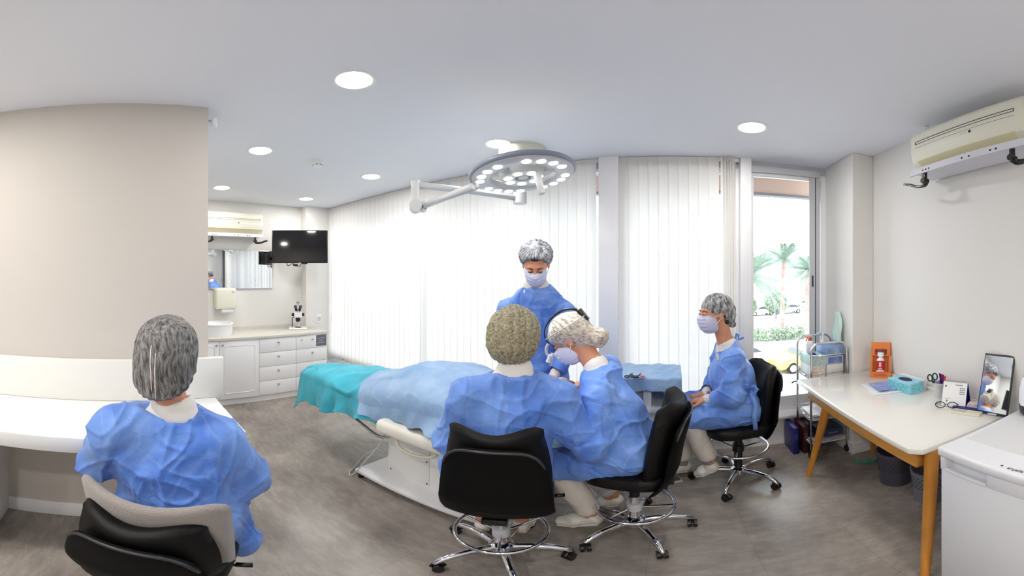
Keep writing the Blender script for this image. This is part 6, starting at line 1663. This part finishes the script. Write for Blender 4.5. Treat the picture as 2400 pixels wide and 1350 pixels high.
# -- person 1: at the reception desk, seen from behind
J1 = dict(pelvis=(-1.13, 0.17, 0.64), chest=(-1.17, 0.155, 0.88), neck=at(406, 952, r=1.17), head=at(396, 834, r=1.19),
          shL=at(262, 1003, r=1.15), shR=at(518, 1030, r=1.13), elL=at(234, 1080, r=1.27), elR=at(578, 1118, r=1.20),
          wrL=(-1.46, 0.0, 0.865), wrR=(-1.37, 0.28, 0.875), hdL=(-1.53, 0.06, 0.855), hdR=(-1.44, 0.22, 0.86),
          hipL=(-1.17, 0.09, 0.61), hipR=(-1.07, 0.25, 0.61), knL=(-1.55, 0.18, 0.56), knR=(-1.44, 0.42, 0.56),
          anL=(-1.52, 0.17, 0.12), anR=(-1.43, 0.36, 0.12), toeL=(-1.65, 0.20, 0.03), toeR=(-1.56, 0.42, 0.03))
CAP1 = cap_mat('net_cap_dark_grey', (160, 158, 156), (40, 38, 40), (1, 1, 0.16), 120, (0.34, 0.70))
p1, M1, o1 = make_person('person seated at the reception desk with back turned, blue gown, dark grey net cap', J1, (-0.86, 0.50, 0), (-0.86, 0.46, -0.12),
    dict(parts=[((0, -0.025, 0.035), (0.104, 0.118, 0.108), 0.0), ((0, -0.050, -0.070), (0.096, 0.080, 0.10), 0.07)], plane=((0, 0.085, 0.05), (0, 0.74, -0.72)), nf=34, wr=0.0016, seams=[(-0.006, 0.045), (0.010, 0.02)]),
    CAP1, dict(torso=0.148, wide=1.42, waist=0.9, slv=0.072, slv2=0.088, neck_wide=1.5, neck_up=0.048, thigh=0.13, neck_shift=-0.03, extra=[(at(505, 1225, r=1.13), at(565, 1262, r=1.15), 0.11, 0.07)]), neck_r=0.092, seed=10, gres=0.0055)
p1['label'] = 'person seated at the reception desk with back turned, blue gown, dark grey net cap'

# -- person 2: middle, seen from behind at the operating table
J2 = dict(pelvis=(-0.695, 1.29, 0.64), chest=(-0.71, 1.375, 0.90), neck=at(1207, 864, r=1.55), head=at(1205, 793, r=1.61),
          shL=at(1098, 922, r=1.50), shR=at(1308, 930, r=1.53), elL=at(1062, 1025, r=1.55), elR=at(1352, 1010, r=1.53),
          wrL=(-0.86, 1.62, 0.97), wrR=(-0.55, 1.68, 0.96), hdL=(-0.80, 1.68, 0.965), hdR=(-0.58, 1.76, 0.955),
          hipL=(-0.78, 1.27, 0.62), hipR=(-0.61, 1.31, 0.62), knL=(-0.92, 1.64, 0.50), knR=(-0.68, 1.70, 0.50),
          anL=(-0.86, 1.43, 0.16), anR=(-0.70, 1.52, 0.14), toeL=(-0.93, 1.57, 0.035), toeR=(-0.72, 1.67, 0.035))
CAP2 = cap_mat('net_cap_olive', (178, 170, 142), (96, 86, 64), (1, 0.6, 1), 110, (0.32, 0.66))
p2, M2, o2 = make_person('person in the middle seen from behind, blue gown, olive beige net cap', J2, (-0.342, 0.94, 0), (-0.40, 0.86, -0.35),
    dict(parts=[((0, -0.03, 0.035), (0.118, 0.120, 0.112), 0.0), ((-0.01, -0.060, -0.050), (0.098, 0.080, 0.085), 0.08)], plane=((0, 0.085, 0.050), (0, 0.76, -0.65)), nf=30, wr=0.0026),
    CAP2, dict(torso=0.150, wide=1.45, slv=0.082, slv2=0.088, neck_wide=1.55, neck_up=0.045, thigh=0.125, neck_shift=-0.03,
               extra=[(at(1045, 1080, r=1.42), at(1050, 1150, r=1.40), 0.030, 0.020)]), neck_r=0.088, seed=40, gres=0.0055)

# -- person 3: surgeon with the head magnifier, leaning over the table
J3 = dict(pelvis=(-0.21, 1.70, 0.65), chest=at(1434, 968, r=1.72), neck=at(1397, 858, r=1.79), head=at(1338, 795, r=1.85),
          shL=at(1400, 935, r=1.62), shR=(-0.36, 1.90, 0.98), elL=at(1385, 1045, r=1.52), elR=(-0.42, 2.04, 0.78),
          wrL=(-0.53, 1.60, 0.87), wrR=(-0.53, 1.98, 0.86), hdL=(-0.60, 1.66, 0.86), hdR=(-0.60, 1.93, 0.85),
          hipL=(-0.22, 1.61, 0.62), hipR=(-0.20, 1.79, 0.62), knL=(-0.54, 1.60, 0.50), knR=(-0.56, 1.86, 0.50),
          anL=(-0.40, 1.70, 0.13), anR=(-0.33, 1.93, 0.12), toeL=(-0.56, 1.685, 0.03), toeR=(-0.48, 1.90, 0.03))
CAP3 = cap_mat('net_cap_beige', (226, 218, 204), (138, 118, 100), (0.35, 1, 1), 100, (0.30, 0.62))
p3, M3, o3 = make_person('surgeon leaning over the patient in profile, blue gown, beige net cap with bun', J3, (-0.98, 0.1, 0), (-0.76, -0.08, -0.64),
    dict(parts=[((0, -0.018, 0.045), (0.094, 0.115, 0.094), 0.0), ((0, -0.070, -0.030), (0.072, 0.060, 0.07), 0.05), ((0, -0.118, -0.085), (0.052, 0.058, 0.050), 0.035)], plane=((0, 0.090, 0.054), (0, 0.73, -0.68)), nf=24, wr=0.0026),
    CAP3, dict(torso=0.138, wide=1.30, slv=0.080, slv2=0.086, neck_wide=1.15, thigh=0.125, neck_up=0.03), mask_m=MASKW, head_up=(-0.3, 0, 1), neck_r=0.080, seed=70, gres=0.0055)

# -- person 4: standing behind the table, looking down
J4 = dict(pelvis=(-0.92, 2.24, 0.96), chest=(-0.885, 2.15, 1.22), neck=at(1256, 668, r=2.21), head=at(1256, 618, r=2.13),
          shR=at(1190, 728, r=2.27), shL=at(1322, 728, r=2.22), elR=at(1178, 810, r=2.30), elL=at(1334, 812, r=2.24),
          wrR=(-0.99, 1.98, 0.90), wrL=(-0.72, 2.03, 0.88), hdR=(-0.95, 1.90, 0.88), hdL=(-0.74, 1.95, 0.86),
          hipR=(-1.00, 2.21, 0.92), hipL=(-0.84, 2.28, 0.92), knR=(-1.00, 2.22, 0.50), knL=(-0.82, 2.30, 0.50),
          anR=(-0.99, 2.28, 0.10), anL=(-0.80, 2.36, 0.10), toeR=(-0.93, 2.15, 0.03), toeL=(-0.74, 2.24, 0.03))
CAP4 = cap_mat('net_cap_silver_grey', (206, 208, 212), (76, 78, 82), (1, 1, 0.5), 48, (0.34, 0.70))
p4, M4, o4 = make_person('person standing behind the operating table looking down, blue gown, grey cap and mask', J4, (0.38, -0.92, 0), (0.26, -0.74, -0.62),
    dict(parts=[((0, -0.015, 0.050), (0.102, 0.112, 0.088), 0.0), ((0, -0.07, 0.02), (0.09, 0.07, 0.07), 0.05)], plane=((0, 0.085, 0.098), (0, 0.78, -0.62)), nf=22, wr=0.0026),
    CAP4, dict(torso=0.132, wide=1.36, slv=0.066, slv2=0.070, shr=0.056, neck_up=0.04), seated=False, hair_front=True, neck_r=0.078, seed=100, gres=0.006)

# -- person 5: seated by the uncovered window, hands on the lap
J5 = dict(pelvis=(0.430, 2.30, 0.65), chest=at(1712, 880, r=2.33), neck=at(1703, 806, r=2.32), head=at(1676, 736, r=2.28),
          shL=at(1716, 846, r=2.20), shR=(0.385, 2.45, 1.01), elL=at(1716, 925, r=2.14), elR=(0.34, 2.52, 0.80),
          wrL=at(1655, 936, r=2.20), wrR=at(1652, 924, r=2.34), hdL=at(1618, 940, r=2.22), hdR=at(1620, 930, r=2.33),
          hipL=(0.46, 2.20, 0.62), hipR=(0.46, 2.38, 0.62), knL=(0.10, 2.22, 0.585), knR=(0.08, 2.42, 0.60),
          anL=at(1664, 1078, r=2.26), anR=at(1600, 1082, r=2.44), toeL=at(1636, 1112, r=2.30), toeR=at(1575, 1096, r=2.42))
CAP5 = cap_mat('net_cap_pale_grey', (206, 206, 206), (72, 74, 76), (1, 1, 0.6), 48, (0.36, 0.68))
p5, M5, o5 = make_person('person seated in profile by the uncovered window with hands on the lap, blue gown', J5, (-0.97, -0.2, 0), (-0.93, -0.33, -0.06),
    dict(parts=[((0, -0.022, 0.045), (0.090, 0.108, 0.088), 0.0), ((0, -0.09, -0.03), (0.060, 0.045, 0.06), 0.05), ((0, -0.130, -0.085), (0.022, 0.024, 0.02), 0.03)], plane=((0, 0.090, 0.052), (0, 0.71, -0.70)), nf=18, wr=0.003),
    CAP5, dict(torso=0.136, wide=1.25, slv=0.078, slv2=0.080, thigh=0.110, socks=True), eyes='open', neck_r=0.074, vneck=True, seed=130, gres=0.0055)
def ribbon(parent, org, pts, w, name='tie', m=GOWN):
    mb = MB(); pts = [Vector(p) - org for p in pts]; rows = []
    for i, p in enumerate(pts):
        d = (pts[min(i + 1, len(pts) - 1)] - pts[max(i - 1, 0)]).normalized(); sdv = d.cross(Vector((0.2, 1, 0.1))).normalized() * w
        rows.append([p - sdv, p + sdv * 0.1 + Vector((0, -0.002, 0)), p + sdv])
    mb.grid(rows); o = mb.build(name, m, parent, 180); o.modifiers.new('thickness', 'SOLIDIFY').thickness = 0.003; return o
kb = at(1757, 912, r=2.17)
ribbon(p5, o5, [kb, at(1768, 905, r=2.15), at(1775, 912, r=2.14), at(1766, 925, r=2.14), kb], 0.012)
ribbon(p5, o5, [kb, at(1748, 902, r=2.13), at(1742, 908, r=2.12), kb], 0.012)
ribbon(p5, o5, [kb, at(1766, 935, r=2.13), at(1772, 952, r=2.12), at(1768, 975, r=2.115), at(1771, 1008, r=2.11)], 0.014)
ribbon(p5, o5, [at(1720, 802, r=2.34), at(1727, 781, r=2.34), at(1731, 786, r=2.34), at(1731, 796, r=2.34), at(1743, 791, r=2.34)], 0.008)
# ---- head magnifier of the surgeon (band, battery box, lenses)
hw = o3
t = thing('head_magnifier', 'black banded head magnifier with lamp worn by the leaning surgeon', 'head magnifier', M3.translation)
def h3(v): return (M3 @ Vector(v)) - M3.translation
band = [(0.0, 0.112, 0.050), (0.0, 0.112, 0.080), (0.0, 0.095, 0.115), (0.0, 0.055, 0.143), (0.0, 0.0, 0.154), (0.0, -0.055, 0.150), (0.0, -0.10, 0.130), (0.0, -0.128, 0.10)]
MB().tube([h3(v) for v in band], [0.0035, 0.0035, 0.0035, 0.004, 0.006, 0.0065, 0.0065, 0.007], 8).build('head_band', BLACKP, t, 180)
MB().tube([h3((0.105 * math.cos(a), -0.018 + 0.125 * math.sin(a), 0.066 + 0.016 * math.sin(a))) for a in [2 * PI * k / 40 for k in range(40)]], 0.0028, 8, closed=True).build('temple_band', GREYP, t, 180)
Mb = Matrix.Translation(h3((0, -0.135, 0.062))) @ M3.to_3x3().to_4x4()
MB().box((-0.022, -0.013, -0.040), (0.022, 0.013, 0.034), bev=0.004, M=Mb).build('battery_box', BLACKP, t)
MB().cyl(h3((0, -0.135, 0.02)), h3((0, -0.138, 0.012)), 0.006, n=12).build('knob', CHROME, t, 40)
MB().tube([h3((0, 0.113, 0.056)), h3((0, 0.138, 0.044)), h3((0, 0.156, 0.020)), h3((0, 0.154, -0.005))], [0.008, 0.009, 0.008, 0.006], 10).build('lens_arm', GREYP, t, 180)
for sx in (-1, 1):
    lb = MB().cyl(h3((sx * 0.026, 0.135, 0.0)), h3((sx * 0.020, 0.172, -0.022)), 0.011, 0.014, n=20).build('loupe_barrel', WHITE, t, 40)
    MB().cyl(h3((sx * 0.020, 0.172, -0.022)), h3((sx * 0.0197, 0.174, -0.023)), 0.012, n=20).build('lens', mat('lens_dark', (30, 30, 40), 0.05), lb, 40)
MB().cyl(h3((-0.03, 0.150, -0.008)), h3((0.03, 0.150, -0.008)), 0.006, n=12).cyl(h3((0, 0.150, -0.002)), h3((0, 0.178, -0.045)), 0.010, 0.013, n=18).build('lamp_housing', STEEL, t, 40)

# ---- grey back pad hung over the reception chair
a1 = math.radians(60)
t = thing('back_pad', 'grey cushioned pad hung over the back of the reception chair', 'cushion', (-1.030, 0.105, 0), a1)
def pad(u, v, side):
    x = 0.232 * u; z = 0.50 + 0.325 * v + 0.045 * abs(u) ** 2.2 * v - 0.06 * abs(u) ** 8 * v
    y = -0.145 - 0.09 * max(0, (z - 0.47) / 0.45) ** 1.6 + 0.085 * u * u + 0.055
    e = max(0.0, 1 - max(abs(u), abs(2 * v - 1)) ** 8) ** 0.5
    return Vector((x, y + side * 0.026 * e, z))
q_ = MB()
for sd_ in (1, -1): q_.grid([[pad(-1 + 2 * i / 29, j / 25, sd_) for i in range(30)] for j in range(26)])
bmesh.ops.remove_doubles(q_.bm, verts=q_.bm.verts, dist=1e-4)
q_.build('cushion', mat('grey_plush', (150, 142, 138), 0.9, bump=(160, 0.5), sheen=0.4), t, 180)
